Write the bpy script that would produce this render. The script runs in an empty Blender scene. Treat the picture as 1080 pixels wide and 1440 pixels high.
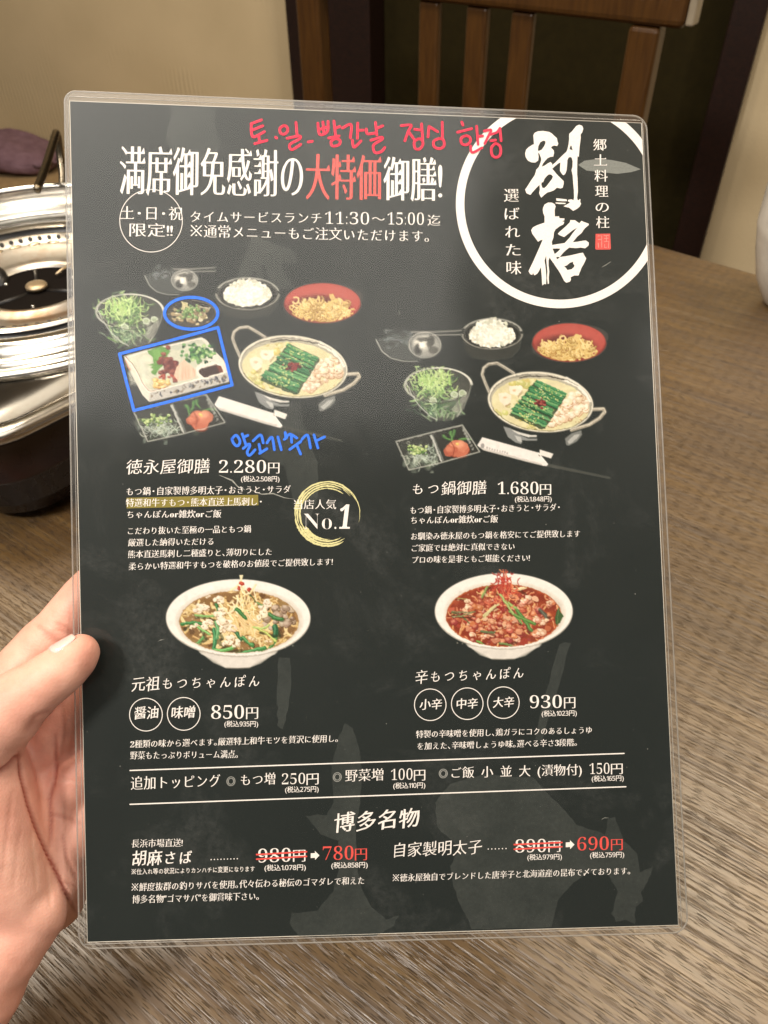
import bpy, bmesh, math, random
import numpy as np
from mathutils import Vector, Matrix, noise
PI = math.pi
rad = math.radians
scene = bpy.context.scene
COL = scene.collection
random.seed(7)

# ================================================================ camera
FPX, CX, CY = 1082.0, 540.0, 720.0            # focal length and centre in photo pixels (1080 x 1440)
CAM_H = 0.37                                    # metres above the table top (z = 0)
_d = np.array([20.0, 1184.0, FPX]); _d /= np.linalg.norm(_d)      # world down, in camera axes (x right, y down, z forward)
_f = np.array([0, 0, 1.0]) - _d*_d[2]; _f /= np.linalg.norm(_f)   # world +Y
_r = np.cross(_d, _f)                                              # world +X (right)
if _r[0] < 0: _r = -_r
C2W = np.array([_r, _f, -_d])                  # rows: world axes in camera axes -> world = C2W @ cam
CAMLOC = np.array([0, 0, CAM_H])
def cam2w(p): return Vector(CAMLOC + C2W @ np.asarray(p, float))
def ray(px, py):
    return C2W @ np.array([(px-CX)/FPX, (py-CY)/FPX, 1.0])
def at_z(px, py, z=0.0):                       # the point of the horizontal plane z that shows at a pixel
    d = ray(px, py); return Vector(CAMLOC + d*((z-CAM_H)/d[2]))
def at_d(px, py, depth):                       # the point at a given depth along the camera axis
    return Vector(CAMLOC + ray(px, py)*depth)
cam_data = bpy.data.cameras.new('camera'); cam = bpy.data.objects.new('camera', cam_data); COL.objects.link(cam)
cam_data.sensor_fit = 'VERTICAL'; cam_data.sensor_height = 36; cam_data.sensor_width = 27
cam_data.lens = FPX/1440*36; cam_data.clip_start = .01; cam_data.clip_end = 50
X, Y, Z = (Vector(C2W @ np.array(v, float)) for v in ((1, 0, 0), (0, -1, 0), (0, 0, -1)))
M = Matrix((X, Y, Z)).transposed().to_4x4(); M.translation = Vector(CAMLOC); cam.matrix_world = M
cam_data.dof.use_dof = True; cam_data.dof.focus_distance = .275; cam_data.dof.aperture_fstop = 24
scene.camera = cam

# ================================================================ world, lamps, exposure
world = bpy.data.worlds.new('World'); scene.world = world; world.use_nodes = True
world.node_tree.nodes['Background'].inputs[0].default_value = (1.0, .90, .76, 1)
world.node_tree.nodes['Background'].inputs[1].default_value = .13
def area(name, loc, target, size, power, col, sy=None):
    l = bpy.data.lights.new(name, 'AREA'); l.energy = power; l.color = col
    l.shape = 'RECTANGLE' if sy else 'DISK'; l.size = size
    if sy: l.size_y = sy
    o = bpy.data.objects.new(name, l); COL.objects.link(o); o.location = loc
    o.rotation_euler = (Vector(target)-Vector(loc)).to_track_quat('-Z', 'Y').to_euler()
    return o
WARM = (1.0, .82, .58)
area('ceiling_or_fill_lamp', (-.86, -.46, 1.42), (-.05, .15, .1), .26, 23, (1.0, .94, .86))
area('ceiling_or_fill_lamp', (1.15, -.45, 1.45), (.0, .15, .1), .26, 11, (1.0, .94, .86))  # added fill light, no known source: brightens the palm and near table
area('ceiling_or_fill_lamp', (-.50, .80, 1.60), (-.3, .4, 0), .30, 11, (1.0, .88, .72))
area('ceiling_or_fill_lamp', (.75, .75, 1.60), (.5, 1.2, -.2), .40, 13, WARM)
area('ceiling_or_fill_lamp', (-.95, 1.2, 1.60), (-.8, 1.6, -.2), .40, 8, WARM)
area('ceiling_haze_fill', (-.20, -.28, 1.735), (-.20, -.2801, 0), 1.2, 12, (1.0, .95, .88), 1.3)  # added unseen soft fill: gives the film its haze and the table its sheen
scene.view_settings.view_transform = 'Standard'; scene.view_settings.look = 'None'
scene.view_settings.exposure = 0; scene.view_settings.gamma = 1
scene.cycles.max_bounces = 8; scene.cycles.transparent_max_bounces = 16
scene.cycles.caustics_reflective = False; scene.cycles.caustics_refractive = False

# ================================================================ helpers
def lin(c):                                     # sRGB 0..255 -> linear
    return tuple((v/255/12.92 if v/255 <= .04045 else ((v/255+.055)/1.055)**2.4) for v in c)
def tag(o, label=None, cat=None, group=None, kind=None):
    if label: o['label'] = label
    if cat: o['category'] = cat
    if group: o['group'] = group
    if kind: o['kind'] = kind
    return o
def thing(name, label, cat, loc=(0, 0, 0), rot=None, group=None):
    o = bpy.data.objects.new(name, None); COL.objects.link(o); o.location = loc
    if rot: o.rotation_euler = rot
    o.empty_display_size = .03
    return tag(o, label, cat, group)
def link(name, me, mat=None, parent=None, label=None):
    o = bpy.data.objects.new(name, me); COL.objects.link(o)
    if mat: me.materials.append(mat)
    if parent: o.parent = parent
    if label: o['label'] = label
    return o
def mesh(name, verts, faces, mat=None, parent=None, smooth=False, label=None):
    me = bpy.data.meshes.new(name); me.from_pydata([tuple(v) for v in verts], [], faces); me.update()
    if smooth: me.polygons.foreach_set('use_smooth', [True]*len(me.polygons))
    return link(name, me, mat, parent, label)
def bm_obj(name, bm, mat=None, parent=None, smooth=False, label=None, bevel=0, seg=2, autos=None):
    if bevel:
        bmesh.ops.bevel(bm, geom=[e for e in bm.edges if e.calc_face_angle(0) > .5], offset=bevel, segments=seg, affect='EDGES', profile=.5, clamp_overlap=True)
    me = bpy.data.meshes.new(name); bmesh.ops.recalc_face_normals(bm, faces=bm.faces[:]); bm.to_mesh(me); bm.free()
    if smooth: me.polygons.foreach_set('use_smooth', [True]*len(me.polygons))
    return link(name, me, mat, parent, label)
def box_bm(sx, sy, sz, c=(0, 0, 0), mat4=None, bm=None):
    bm = bm or bmesh.new()
    m = Matrix.Translation(c) @ Matrix.Diagonal((sx, sy, sz, 1))
    bmesh.ops.create_cube(bm, size=1, matrix=(mat4 @ m) if mat4 else m)
    return bm
def lathe(name, prof, mat, parent=None, seg=96, loc=(0, 0, 0), label=None):
    V, F = [], []; n = len(prof)
    for i in range(seg):
        a = 2*PI*i/seg
        for r, z in prof: V.append((loc[0]+r*math.cos(a), loc[1]+r*math.sin(a), loc[2]+z))
    for i in range(seg):
        j = (i+1) % seg
        for k in range(n-1):
            F.append((i*n+k, j*n+k, j*n+k+1, i*n+k+1))
    return mesh(name, V, F, mat, parent, True, label)
def tube(name, pts, r, mat, parent=None, seg=12, flat=1.0, label=None, radii=None, cap=True):
    P = [Vector(p) for p in pts]; V, F = [], []
    up = None
    for i, p in enumerate(P):
        t = (P[min(i+1, len(P)-1)]-P[max(i-1, 0)]).normalized()
        if up is None:
            a = Vector((0, 0, 1)) if abs(t.z) < .9 else Vector((1, 0, 0)); up = (a-t*a.dot(t)).normalized()
        else: up = (up-t*up.dot(t)).normalized()
        s = t.cross(up); rr = radii[i] if radii else r
        for k in range(seg):
            a = 2*PI*k/seg; V.append(p+up*(rr*math.cos(a))+s*(rr*flat*math.sin(a)))
    for i in range(len(P)-1):
        for k in range(seg):
            a, b = i*seg+k, i*seg+(k+1) % seg; F.append((a, b, b+seg, a+seg))
    if cap:
        for base, p, s in ((0, P[0], -1), ((len(P)-1)*seg, P[-1], 1)):
            d = ((P[1]-P[0]) if base == 0 else (P[-1]-P[-2])).normalized()*s
            rr = radii[0 if base == 0 else -1] if radii else r
            V.append(p+d*rr*.6); c = len(V)-1
            for k in range(seg): F.append((base+k, base+(k+1) % seg, c) if s > 0 else (base+(k+1) % seg, base+k, c))
    return mesh(name, V, F, mat, parent, True, label)
def smooth_path(pts, n=8):
    P = [Vector(p) for p in pts]; out = []
    for i in range(len(P)-1):
        p0, p1, p2, p3 = P[max(i-1, 0)], P[i], P[i+1], P[min(i+2, len(P)-1)]
        for k in range(n):
            t = k/n; out.append(.5*((2*p1)+(p2-p0)*t+(2*p0-5*p1+4*p2-p3)*t*t+(3*p1-p0-3*p2+p3)*t**3))
    out.append(P[-1]); return out

# ---------------------------------------------------------------- materials
class NT:
    def __init__(s, name):
        s.m = bpy.data.materials.new(name); s.m.use_nodes = True; s.t = s.m.node_tree
        s.b = s.t.nodes['Principled BSDF']; s.out = s.t.nodes['Material Output']
    def n(s, typ, **kw):
        o = s.t.nodes.new(typ)
        for k, v in kw.items():
            if hasattr(o, k): setattr(o, k, v)
            else: o.inputs[k].default_value = v
        return o
    def l(s, a, b): s.t.links.new(a, b)
    def coords(s, scale=(1, 1, 1), rot=(0, 0, 0), kind='Object'):
        c = s.n('ShaderNodeTexCoord'); m = s.n('ShaderNodeMapping'); m.inputs['Scale'].default_value = scale; m.inputs['Rotation'].default_value = rot
        s.l(c.outputs[kind], m.inputs[0]); return m.outputs[0]
    def noise(s, vec, scale, detail=4, rough=.5, dist=0):
        o = s.n('ShaderNodeTexNoise'); o.inputs['Scale'].default_value = scale; o.inputs['Detail'].default_value = detail
        o.inputs['Roughness'].default_value = rough; o.inputs['Distortion'].default_value = dist
        if vec is not None: s.l(vec, o.inputs['Vector'])
        return o.outputs[0]
    def ramp(s, fac, stops, mode='LINEAR'):
        r = s.n('ShaderNodeValToRGB'); r.color_ramp.interpolation = mode
        e = r.color_ramp.elements
        while len(e) < len(stops): e.new(.5)
        for i, (p, c) in enumerate(stops):
            e[i].position = p; e[i].color = tuple(c)+(1,) if len(c) == 3 else c
        s.l(fac, r.inputs[0]); return r.outputs[0]
    def mix(s, fac, a, b, blend='MIX'):
        o = s.n('ShaderNodeMix'); o.data_type = 'RGBA'; o.blend_type = blend
        for v, i in ((fac, 0), (a, 6), (b, 7)):
            if isinstance(v, (int, float)): o.inputs[i].default_value = v
            elif isinstance(v, tuple): o.inputs[i].default_value = v+(1,) if len(v) == 3 else v
            else: s.l(v, o.inputs[i])
        return o.outputs[2]
    def math(s, op, a, b=0.0, c=None):
        o = s.n('ShaderNodeMath'); o.operation = op
        for i, v in enumerate((a, b) if c is None else (a, b, c)):
            if isinstance(v, (int, float)): o.inputs[i].default_value = v
            else: s.l(v, o.inputs[i])
        return o.outputs[0]
    def bump(s, h, strength=.3, dist=.001):
        o = s.n('ShaderNodeBump'); o.inputs['Strength'].default_value = strength; o.inputs['Distance'].default_value = dist
        s.l(h, o.inputs['Height']); s.l(o.outputs[0], s.b.inputs['Normal'])
        if s.b.inputs['Coat Weight'].default_value > 0: s.l(o.outputs[0], s.b.inputs['Coat Normal'])
        return o
    def set(s, **kw):
        for k, v in kw.items():
            k = k.replace('_', ' ')
            if k not in s.b.inputs: k = {'Specular': 'Specular IOR Level', 'Coat': 'Coat Weight', 'Subsurface': 'Subsurface Weight', 'Transmission': 'Transmission Weight'}[k]
            if isinstance(v, (int, float)): s.b.inputs[k].default_value = v
            elif isinstance(v, tuple): s.b.inputs[k].default_value = v+(1,) if len(v) == 3 and k != 'Subsurface Radius' else v
            else: s.l(v, s.b.inputs[k])
        return s

def mat_plain(name, col, rough=.5, metal=0, **kw):
    n = NT(name); v = n.coords(); f = n.noise(v, 60, 3)
    c = n.mix(1.0, tuple(col), n.ramp(f, [(.3, (.86, .86, .86)), (.7, (1.1, 1.1, 1.1))]), 'MULTIPLY')
    n.set(Base_Color=c, Roughness=n.math('MULTIPLY_ADD', f, .12, rough-.06), Metallic=metal, **kw); return n.m

def mat_table():
    n = NT('wood_grain_laminate')
    g = n.coords((1, 1, 1), (0, 0, rad(-6)))      # object x runs along the table's back edge, the grain a little off it
    def sc(x, y):
        m = n.n('ShaderNodeVectorMath'); m.operation = 'MULTIPLY'; m.inputs[1].default_value = (x, y, 1); n.l(g, m.inputs[0]); return m.outputs[0]
    broad = n.noise(sc(6, 110), 1.0, 5, .6, .5)
    streak = n.noise(sc(14, 420), 1.0, 3, .6, .3)
    slow = n.noise(sc(2.2, 12), 1.0, 3, .5)
    vo = n.n('ShaderNodeTexVoronoi'); vo.voronoi_dimensions = '2D'; vo.inputs['Scale'].default_value = 1; n.l(sc(95, 1500), vo.inputs['Vector'])
    sep = n.n('ShaderNodeSeparateColor'); n.l(vo.outputs['Color'], sep.inputs[0])
    size = n.math('MULTIPLY', n.math('GREATER_THAN', sep.outputs[0], n.math('MULTIPLY_ADD', broad, -1.1, .92)), n.math('MULTIPLY_ADD', sep.outputs[1], .16, .16))
    d = n.math('SUBTRACT', size, vo.outputs['Distance'])
    pore = n.n('ShaderNodeMapRange'); pore.inputs[1].default_value = 0; pore.inputs[2].default_value = .08; n.l(d, pore.inputs[0]); pore = pore.outputs[0]
    base = n.ramp(n.math('MULTIPLY_ADD', streak, .45, n.math('MULTIPLY', broad, .55)), [(.34, (.052, .024, .005)), (.50, (.112, .061, .017)), (.70, (.180, .108, .036))])
    base = n.mix(1.0, base, n.ramp(slow, [(.3, (.86, .85, .83)), (.7, (1.12, 1.12, 1.12))]), 'MULTIPLY')
    ln = n.ramp(n.noise(sc(11, 900), 1.0, 3, .6, .2), [(.52, (0, 0, 0)), (.68, (1, 1, 1))])
    dark = n.math('MAXIMUM', pore, n.math('MULTIPLY', ln, .45))
    base = n.mix(n.math('MULTIPLY', dark, .66), base, (.022, .011, .003))
    n.set(Base_Color=base, Roughness=n.math('MULTIPLY_ADD', dark, .25, .42), Specular=.5, IOR=1.5, Coat=1.0, Coat_Roughness=.38, Coat_IOR=1.8)
    n.l(n.math('SUBTRACT', 1.0, n.math('MULTIPLY', dark, .6)), n.b.inputs['Coat Weight'])
    h = n.math('SUBTRACT', n.math('MULTIPLY', streak, .35), dark)
    n.bump(h, .8, .0006)
    return n.m
def mat_darkwood(name, c1, c2, rough=.35, axis=(1, 40, 40)):
    n = NT(name); v = n.coords(axis); f = n.noise(v, 6, 5, .6, .4)
    n.set(Base_Color=n.ramp(f, [(.3, c1), (.7, c2)]), Roughness=rough); n.bump(f, .12, .001); return n.m
def mat_wall():
    n = NT('combed_plaster'); v = n.coords()
    f = n.noise(v, 5, 4)
    patch = n.ramp(n.noise(v, 3.2, 2, .5, .6), [(.56, (0, 0, 0)), (.66, (1, 1, 1))])
    w = n.n('ShaderNodeTexWave'); w.inputs['Scale'].default_value = 26; w.inputs['Distortion'].default_value = 3; w.inputs['Detail Scale'].default_value = .6; n.l(v, w.inputs['Vector'])
    h = n.math('MULTIPLY', w.outputs[1], patch); big = n.noise(v, 1.3, 3)
    grain = n.noise(v, 240, 3)
    n.set(Base_Color=n.mix(1.0, n.ramp(f, [(.3, (.56, .45, .28)), (.7, (.63, .51, .325))]), n.ramp(big, [(.3, (.93, .92, .90)), (.7, (1.06, 1.06, 1.06))]), 'MULTIPLY'), Roughness=.8)
    n.bump(n.math('ADD', n.math('MULTIPLY', h, .6), n.math('MULTIPLY', grain, .25)), .5, .004); return n.m
def mat_steel(name='brushed_steel', col=(.72, .71, .68), rough=.2, stain=.3, dark=(.42, .36, .28)):
    n = NT(name); v = n.coords()
    f = n.noise(v, 22, 6, .62); g = n.noise(v, 160, 3)
    c = n.mix(n.math('MULTIPLY', n.ramp(f, [(.5, (0, 0, 0)), (.72, (1, 1, 1))]), stain), tuple(col), tuple(dark))
    n.set(Base_Color=c, Metallic=1.0, Roughness=n.math('ADD', n.math('MULTIPLY', f, .22), rough-.08)); n.bump(g, .08, .0006); return n.m

# ================================================================ room
M_WALL = mat_wall()
M_TABLE = mat_table()
GR = rad(52)                                    # the table's long side points this far left of straight ahead
TX = Vector((-math.sin(GR), math.cos(GR), 0)); TY = Vector((math.cos(GR-0), math.sin(GR), 0))
EDGE_DIR = (at_z(919, 343)-at_z(1079, 389)); EDGE_DIR.z = 0; EDGE_DIR.normalize()
corner = at_z(405, 195)
corner = at_z(919, 343) + EDGE_DIR*((corner-at_z(919, 343)).dot(EDGE_DIR))
PERP = Vector((-EDGE_DIR.y, EDGE_DIR.x, 0))
if PERP.y > 0: PERP = -PERP                     # from the back edge towards the viewer
ang = math.atan2(-EDGE_DIR.y, -EDGE_DIR.x)
TL_, TW_ = 1.9, 1.12
WALL_Y = 2.05
FLOOR_Z = -.72
def struct(name, sx, sy, loc, rot, mat):
    o = mesh(name, [(-sx/2, -sy/2, 0), (sx/2, -sy/2, 0), (sx/2, sy/2, 0), (-sx/2, sy/2, 0)], [(0, 1, 2, 3)], mat)
    o.location = loc; o.rotation_euler = rot; return tag(o, kind='structure')
struct('floor', 6, 6, (0, 1, FLOOR_Z), (0, 0, 0), mat_plain('floor_vinyl', (.12, .075, .045), .45))
struct('ceiling', 6, 6, (0, 1, 1.75), (PI, 0, 0), mat_plain('ceiling_paint', (.78, .74, .66), .9))
wall_n = PERP.copy()                            # the wall runs along the table's back edge
# wall as a plane parallel to the chair back; its foot is hidden by the table
WANG = math.atan2(-EDGE_DIR.y, -EDGE_DIR.x)*.62
wx = Vector((math.cos(WANG), math.sin(WANG), 0)); wn = Vector((wx.y, -wx.x, 0))
if wn.y > 0: wn = -wn
WC = at_z(540, 120, 0.0)                         # a point under the far wall
WC = Vector((WC.x, WC.y, 0)); WC = WC.normalized()*1.95
def wall_pt(px, py):                             # where a pixel's ray meets the wall
    d = Vector(ray(px, py)); c = Vector(CAMLOC); return c+d*((WC-c).dot(wn)/d.dot(wn))
def wbox(name, x0, x1, z0, z1, th, mat, parent=None, off=0.0, bevel=.003, label=None):
    """a board on the wall between two distances along it"""
    m = Matrix.Translation(WC) @ Matrix(((wx.x, wn.x, 0, 0), (wx.y, wn.y, 0, 0), (0, 0, 1, 0), (0, 0, 0, 1)))
    return bm_obj(name, box_bm(x1-x0, th, z1-z0, ((x0+x1)/2, off+th/2, (z0+z1)/2), m), mat, parent, bevel=bevel, label=label)
def along(p): return (p-WC).dot(wx)
x_l = (along(wall_pt(420, 80))+along(wall_pt(424, 150)))/2
x_r = along(wall_pt(1035, 180))
w1 = wbox('wall', -3.2, x_l+.02, FLOOR_Z, 1.74, .12, M_WALL, off=-.12, bevel=0)
tag(w1, 'beige plaster wall with faint combed marks left of the dark doorway', 'wall')
w2 = wbox('wall', x_r-.02, 3.2, FLOOR_Z, 1.74, .12, M_WALL, off=-.12, bevel=0)
tag(w2, 'beige plaster wall right of the dark doorway, beside the pale pot', 'wall')
M_DW = mat_darkwood('dark_red_wood', (.008, .003, .002), (.020, .007, .004), .4)
M_OLIVE = mat_plain('olive_panel', (.021, .0155, .0045), .85, Specular=.1)
dw = thing('doorway', 'dark wooden doorway frame around a dim olive panel behind the chair', 'doorway', WC)
def wb(name, *a, **k):
    o = wbox(name, *a, **k); o.data.transform(Matrix.Translation(-WC)); o.parent = dw; return o
xa, xb = along(wall_pt(470, 80)), along(wall_pt(532, 80))
wb('jamb', x_l-.0, xb, FLOOR_Z, 1.74, .10, M_DW, off=-.06)
xc = along(wall_pt(985, 200))
wb('jamb', xc, x_r, FLOOR_Z, 1.74, .10, M_DW, off=-.06)
wb('door_panel', xb, xc, FLOOR_Z, 1.74, .02, M_OLIVE, off=-.05)

# ---------------------------------------------------------------- table
tb = thing('dining_table', 'brown wood grain restaurant table under the stove and the menu', 'table', tuple(corner+Vector((0, 0, FLOOR_Z))), (0, 0, ang))
# local x along the back edge (away from the corner), local -y / +y towards the viewer
sgn = 1 if (Matrix.Rotation(ang, 3, 'Z') @ Vector((0, 1, 0))).dot(PERP) > 0 else -1
top = bm_obj('tabletop', box_bm(TL_, TW_, .035, (TL_/2, sgn*TW_/2, -FLOOR_Z-.0175)), M_TABLE, tb, bevel=.004, seg=3)
# grain rotated slightly from the edge: handled by a small rotation of the texture axes
M_LEG = mat_darkwood('leg_wood', (.03, .014, .008), (.06, .03, .016))
for lx in (.12, TL_-.12):
    for ly in (.12, TW_-.12):
        bm_obj('leg', box_bm(.07, .07, -FLOOR_Z-.035, (lx, sgn*ly, (-FLOOR_Z-.035)/2)), M_LEG, tb, bevel=.004)
bm_obj('apron', box_bm(TL_-.31, .025, .09, (TL_/2, sgn*.12, -FLOOR_Z-.035-.045)), M_LEG, tb, bevel=.002)
bm_obj('apron', box_bm(TL_-.31, .025, .09, (TL_/2, sgn*(TW_-.12), -FLOOR_Z-.035-.045)), M_LEG, tb, bevel=.002)

# ---------------------------------------------------------------- chair behind the table
M_CH = mat_darkwood('chair_wood', (.050, .019, .003), (.092, .038, .006), .34, (30, 30, 3))
M_CHE = mat_plain('worn_chair_end', (.30, .25, .18), .5)
RAIL_D = .98
# the rail's lower edge runs through two pixels; give both ends a believable distance
pR = at_d(960, 40, RAIL_D-.04); pL0 = at_d(600, 0, RAIL_D+.12)
zr = pR.z
d0 = Vector(ray(600, 0)); pL0 = Vector(CAMLOC)+d0*((zr-CAM_H)/d0[2])
cdir = (pR-pL0); cdir.z = 0; cdir.normalize()
cn = Vector((cdir.y, -cdir.x, 0))
if cn.y > 0: cn = -cn                           # towards the table
def rail_x(px, py):                             # distance along the rail's plane where a pixel's ray meets it
    d = Vector(ray(px, py)); c = Vector(CAMLOC); p = c+d*((pR-c).dot(cn)/d.dot(cn)); return (p-pR).dot(cdir), p.z
ch = thing('chair', 'brown wooden slat back chair standing behind the table', 'chair', (pR.x, pR.y, FLOOR_Z), (0, 0, math.atan2(cdir.y, cdir.x)))
inv = ch.rotation_euler.to_matrix().inverted()
hz = zr-FLOOR_Z
xL = rail_x(442, 60)[0]; xRt = rail_x(900, 80)[0]; xE = rail_x(978, 36)[0]
s_n = -1                                        # chair local -y faces the table
def slab(name, x0, x1, z0, z1, y, th, mat, bevel=.006, tilt=.0):
    return bm_obj(name, box_bm(x1-x0, th, z1-z0, ((x0+x1)/2, y, (z0+z1)/2)), mat, ch, bevel=bevel, seg=3)
ov = xE-xRt
slab('top_rail', xL-ov, xE-.010, hz, hz+.085, 0, .028, M_CH, .009)
slab('rail_end', xE-.0097, xE, hz+.004, hz+.081, 0, .024, M_CHE, .003)
for px, w in ((442, .046), (900, .040)):
    x = rail_x(px, 90)[0]; slab('back_post', x-w/2, x+w/2, 0, hz-.0005, .004, .03, M_CH, .006)
for px in (603, 668, 730):
    x = rail_x(px, 90)[0]; slab('slat', x-.0165, x+.0165, .47, hz-.0005, .002, .014, M_CH, .004)
slab('lower_rail', xL+.024, xRt-.021, .43, .469, .004, .022, M_CH, .004)
slab('seat', xL-.01, xRt+.01, .405, .429, -.21, .40, mat_plain('seat_pad', (.05, .035, .03), .6), .008)
for x in (xL+.02, xRt-.02): slab('leg', x-.018, x+.018, 0, .4045, -.38, .036, M_CH, .004)

# ---------------------------------------------------------------- bench with purple cushion, far left
M_BENCH = mat_plain('tan_leatherette', (.36, .25, .13), .55)
M_PUR = NT('purple_cloth'); _v = M_PUR.coords(); _f1 = M_PUR.noise(_v, 45, 5, .6); _f2 = M_PUR.noise(_v, 900, 2)
M_PUR.set(Base_Color=M_PUR.ramp(_f1, [(.3, (.13, .070, .092)), (.7, (.21, .125, .160))]), Roughness=.9); M_PUR.bump(_f2, .4, .001); M_PUR = M_PUR.m
BZ = -.34                                        # bench seat height
bn = thing('bench', 'tan padded bench along the wall behind the gas stove', 'bench', WC)
def bb(name, x0, x1, z0, z1, o0, o1, mat, bev):
    m = Matrix(((wx.x, wn.x, 0, 0), (wx.y, wn.y, 0, 0), (0, 0, 1, 0), (0, 0, 0, 1)))
    return bm_obj(name, box_bm(x1-x0, o1-o0, z1-z0, ((x0+x1)/2, (o0+o1)/2, (z0+z1)/2), m), mat, bn, bevel=bev, seg=4)
bx1 = x_l-.12
bb('seat', -2.2, bx1, BZ-.07, BZ, .02, .52, M_BENCH, .02)
bb('base', -2.19, bx1-.02, FLOOR_Z, BZ-.0705, .03, .47, M_DW, .003)
cp = at_z(-2, 243, BZ)
cu = bmesh.new(); bmesh.ops.create_uvsphere(cu, u_segments=64, v_segments=40, radius=1)
for v in cu.verts:
    p = v.co
    sx = abs(p.x)**.62*(1 if p.x > 0 else -1); sy = abs(p.y)**.7*(1 if p.y > 0 else -1); sz = abs(p.z)**.62*(1 if p.z > 0 else -1)
    q = Vector((sx*.19, sy*.09, sz*.042))
    q.z += .014*noise.noise(q*9)+.006*noise.noise(q*30)-.22*max(0, q.x-.02)**1.3*(1 if q.z > 0 else .1); q.x += .01*noise.noise(q*14+Vector((3, 1, 0)))
    q.z = max(q.z, -.041); v.co = q
o = bm_obj('cushion', cu, M_PUR, None, True)
o.location = (cp.x-.02, cp.y+.05, BZ+.0415); o.rotation_euler = (0, 0, WANG+.25)
tag(o, 'folded purple cloth cushion lying on the tan bench', 'cushion')

# ================================================================ gas stove
def project(p):
    c = C2W.T @ (np.array(p, float)-CAMLOC); return (c[0]/c[2]*FPX+CX, c[1]/c[2]*FPX+CY)
SC = Vector((-.280, .590, 0)); A_ = -PERP; B_ = EDGE_DIR
SROT = math.atan2(A_.y, A_.x)
st = thing('gas_stove', 'portable tabletop gas stove with steel ring burner and dark body left of the menu', 'gas stove', SC, (0, 0, SROT))
M_ST = mat_steel('steel_ring', (.66, .65, .62), .14, .55, (.30, .27, .23))
M_STR = mat_steel('heat_stained_steel', (.66, .63, .58), .30, 1.0, (.40, .22, .10))
M_TRAY = mat_steel('tray_steel', (.30, .27, .22), .22, .5, (.2, .15, .09))
M_BLK = mat_plain('black_enamel', (.006, .005, .005), .4)
M_WELL = mat_plain('burnt_black', (.006, .004, .003), .9, Specular=.1)
M_BODY = mat_plain('dark_brown_plastic', (.016, .007, .005), .28)
M_ROD = mat_steel('dark_rod_steel', (.17, .14, .10), .25, .6, (.12, .09, .06))
M_BRASS = mat_steel('worn_cap_metal', (.62, .50, .34), .42, .6, (.4, .28, .16))
def rrect(hx0, hx1, hy0, hy1, r, n=10):
    P = []
    for cx, cy, a in ((hx1-r, hy1-r, 0), (hx0+r, hy1-r, 90), (hx0+r, hy0+r, 180), (hx1-r, hy0+r, 270)):
        for k in range(n+1): t = rad(a+90*k/n); P.append((cx+r*math.cos(t), cy+r*math.sin(t)))
    return P
def loft(name, rings, mat, parent, capb=True, capt=True, smooth=True, label=None):
    V, F = [], []; n = len(rings[0][0])
    for P, z in rings:
        for x, y in P: V.append((x, y, z))
    for i in range(len(rings)-1):
        for k in range(n):
            j = (k+1) % n; F.append((i*n+k, i*n+j, i*n+n+j, i*n+n+k))
    if capb: F.append(tuple(range(n-1, -1, -1)))
    if capt: F.append(tuple(range((len(rings)-1)*n, len(rings)*n)))
    o = mesh(name, V, F, mat, parent, smooth, label)
    return o
HX0, HX1, HY0, HY1, RC = -.150, .165, -.168, .150, .045     # local x = away from viewer along A_, local y = B_
def rr(d, r=None): return rrect(HX0+d, HX1-d, HY0+d, HY1-d, (RC if r is None else r)-d*.5)
loft('body', [(rr(.018), .006), (rr(.012), .010), (rr(.008), .022), (rr(.0065), .0225), (rr(.0065), .0245), (rr(.005), .025), (rr(.0025), .045), (rr(.001), .0455), (rr(.001), .048), (rr(.0015), .0485), (rr(.0010), .0745), (rr(.0005), .0785)], M_BODY, st)
loft('tray', [(rr(.012), .0787), (rr(.012), .0825)], M_TRAY, st)
M_RIMT = mat_steel('worn_rim_steel', (.48, .45, .40), .20, 1.0, (.05, .04, .03))
loft('tray_rim', [(rr(.0120), .0786), (rr(-.001), .0786), (rr(-.0035), .0800), (rr(-.0035), .0838), (rr(-.001), .0868), (rr(.004), .0878), (rr(.009), .0868), (rr(.0118), .0828)], M_RIMT, st, capb=False, capt=False)
for x in (-.11, .13):
    for y in (-.125, .11): loft('foot', [([(x+.012*math.cos(a*PI/8), y+.012*math.sin(a*PI/8)) for a in range(16)], z) for z in (.0003, .0058)], M_BLK, st)
lathe('burner_ring', [(.139, .0835), (.140, .0865), (.138, .0890), (.134, .0890), (.131, .0872), (.129, .0872), (.127, .0895), (.1245, .0905), (.121, .0895), (.117, .0945), (.113, .0975), (.108, .0980), (.103, .0965), (.1005, .0955)], M_ST, st)
lathe('groove', [(.1005, .0953), (.099, .0885), (.090, .0885), (.089, .0935)], M_BLK, st)
lathe('flame_band', [(.089, .0937), (.0875, .0955), (.084, .0955), (.079, .0915), (.074, .0905)], M_STR, st)
sb = bmesh.new()
for k in range(30):
    a = 2*PI*k/30; ca, sa = math.cos(a), math.sin(a)
    m = Matrix(((ca, -sa, 0, .0765*ca), (sa, ca, 0, .0765*sa), (0, 0, 1, .0912), (0, 0, 0, 1))) @ Matrix.Diagonal((.0028, .0055, .0012, 1))
    bmesh.ops.create_icosphere(sb, subdivisions=2, radius=1, matrix=m)
bm_obj('flame_slot', sb, mat_steel('scorched_slot', (.80, .68, .48), .35, 1.0, (.30, .14, .06)), st, True)
lathe('burner_bowl', [(.074, .0907), (.070, .0895), (.058, .0855), (.052, .0850), (.047, .0880), (.044, .0885), (.0405, .0866), (.0385, .0850)], M_STR, st)
lathe('burner_well', [(.0385, .0849), (.036, .0836), (.0001, .0831)], M_WELL, st, 64)
hb = bmesh.new()
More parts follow.
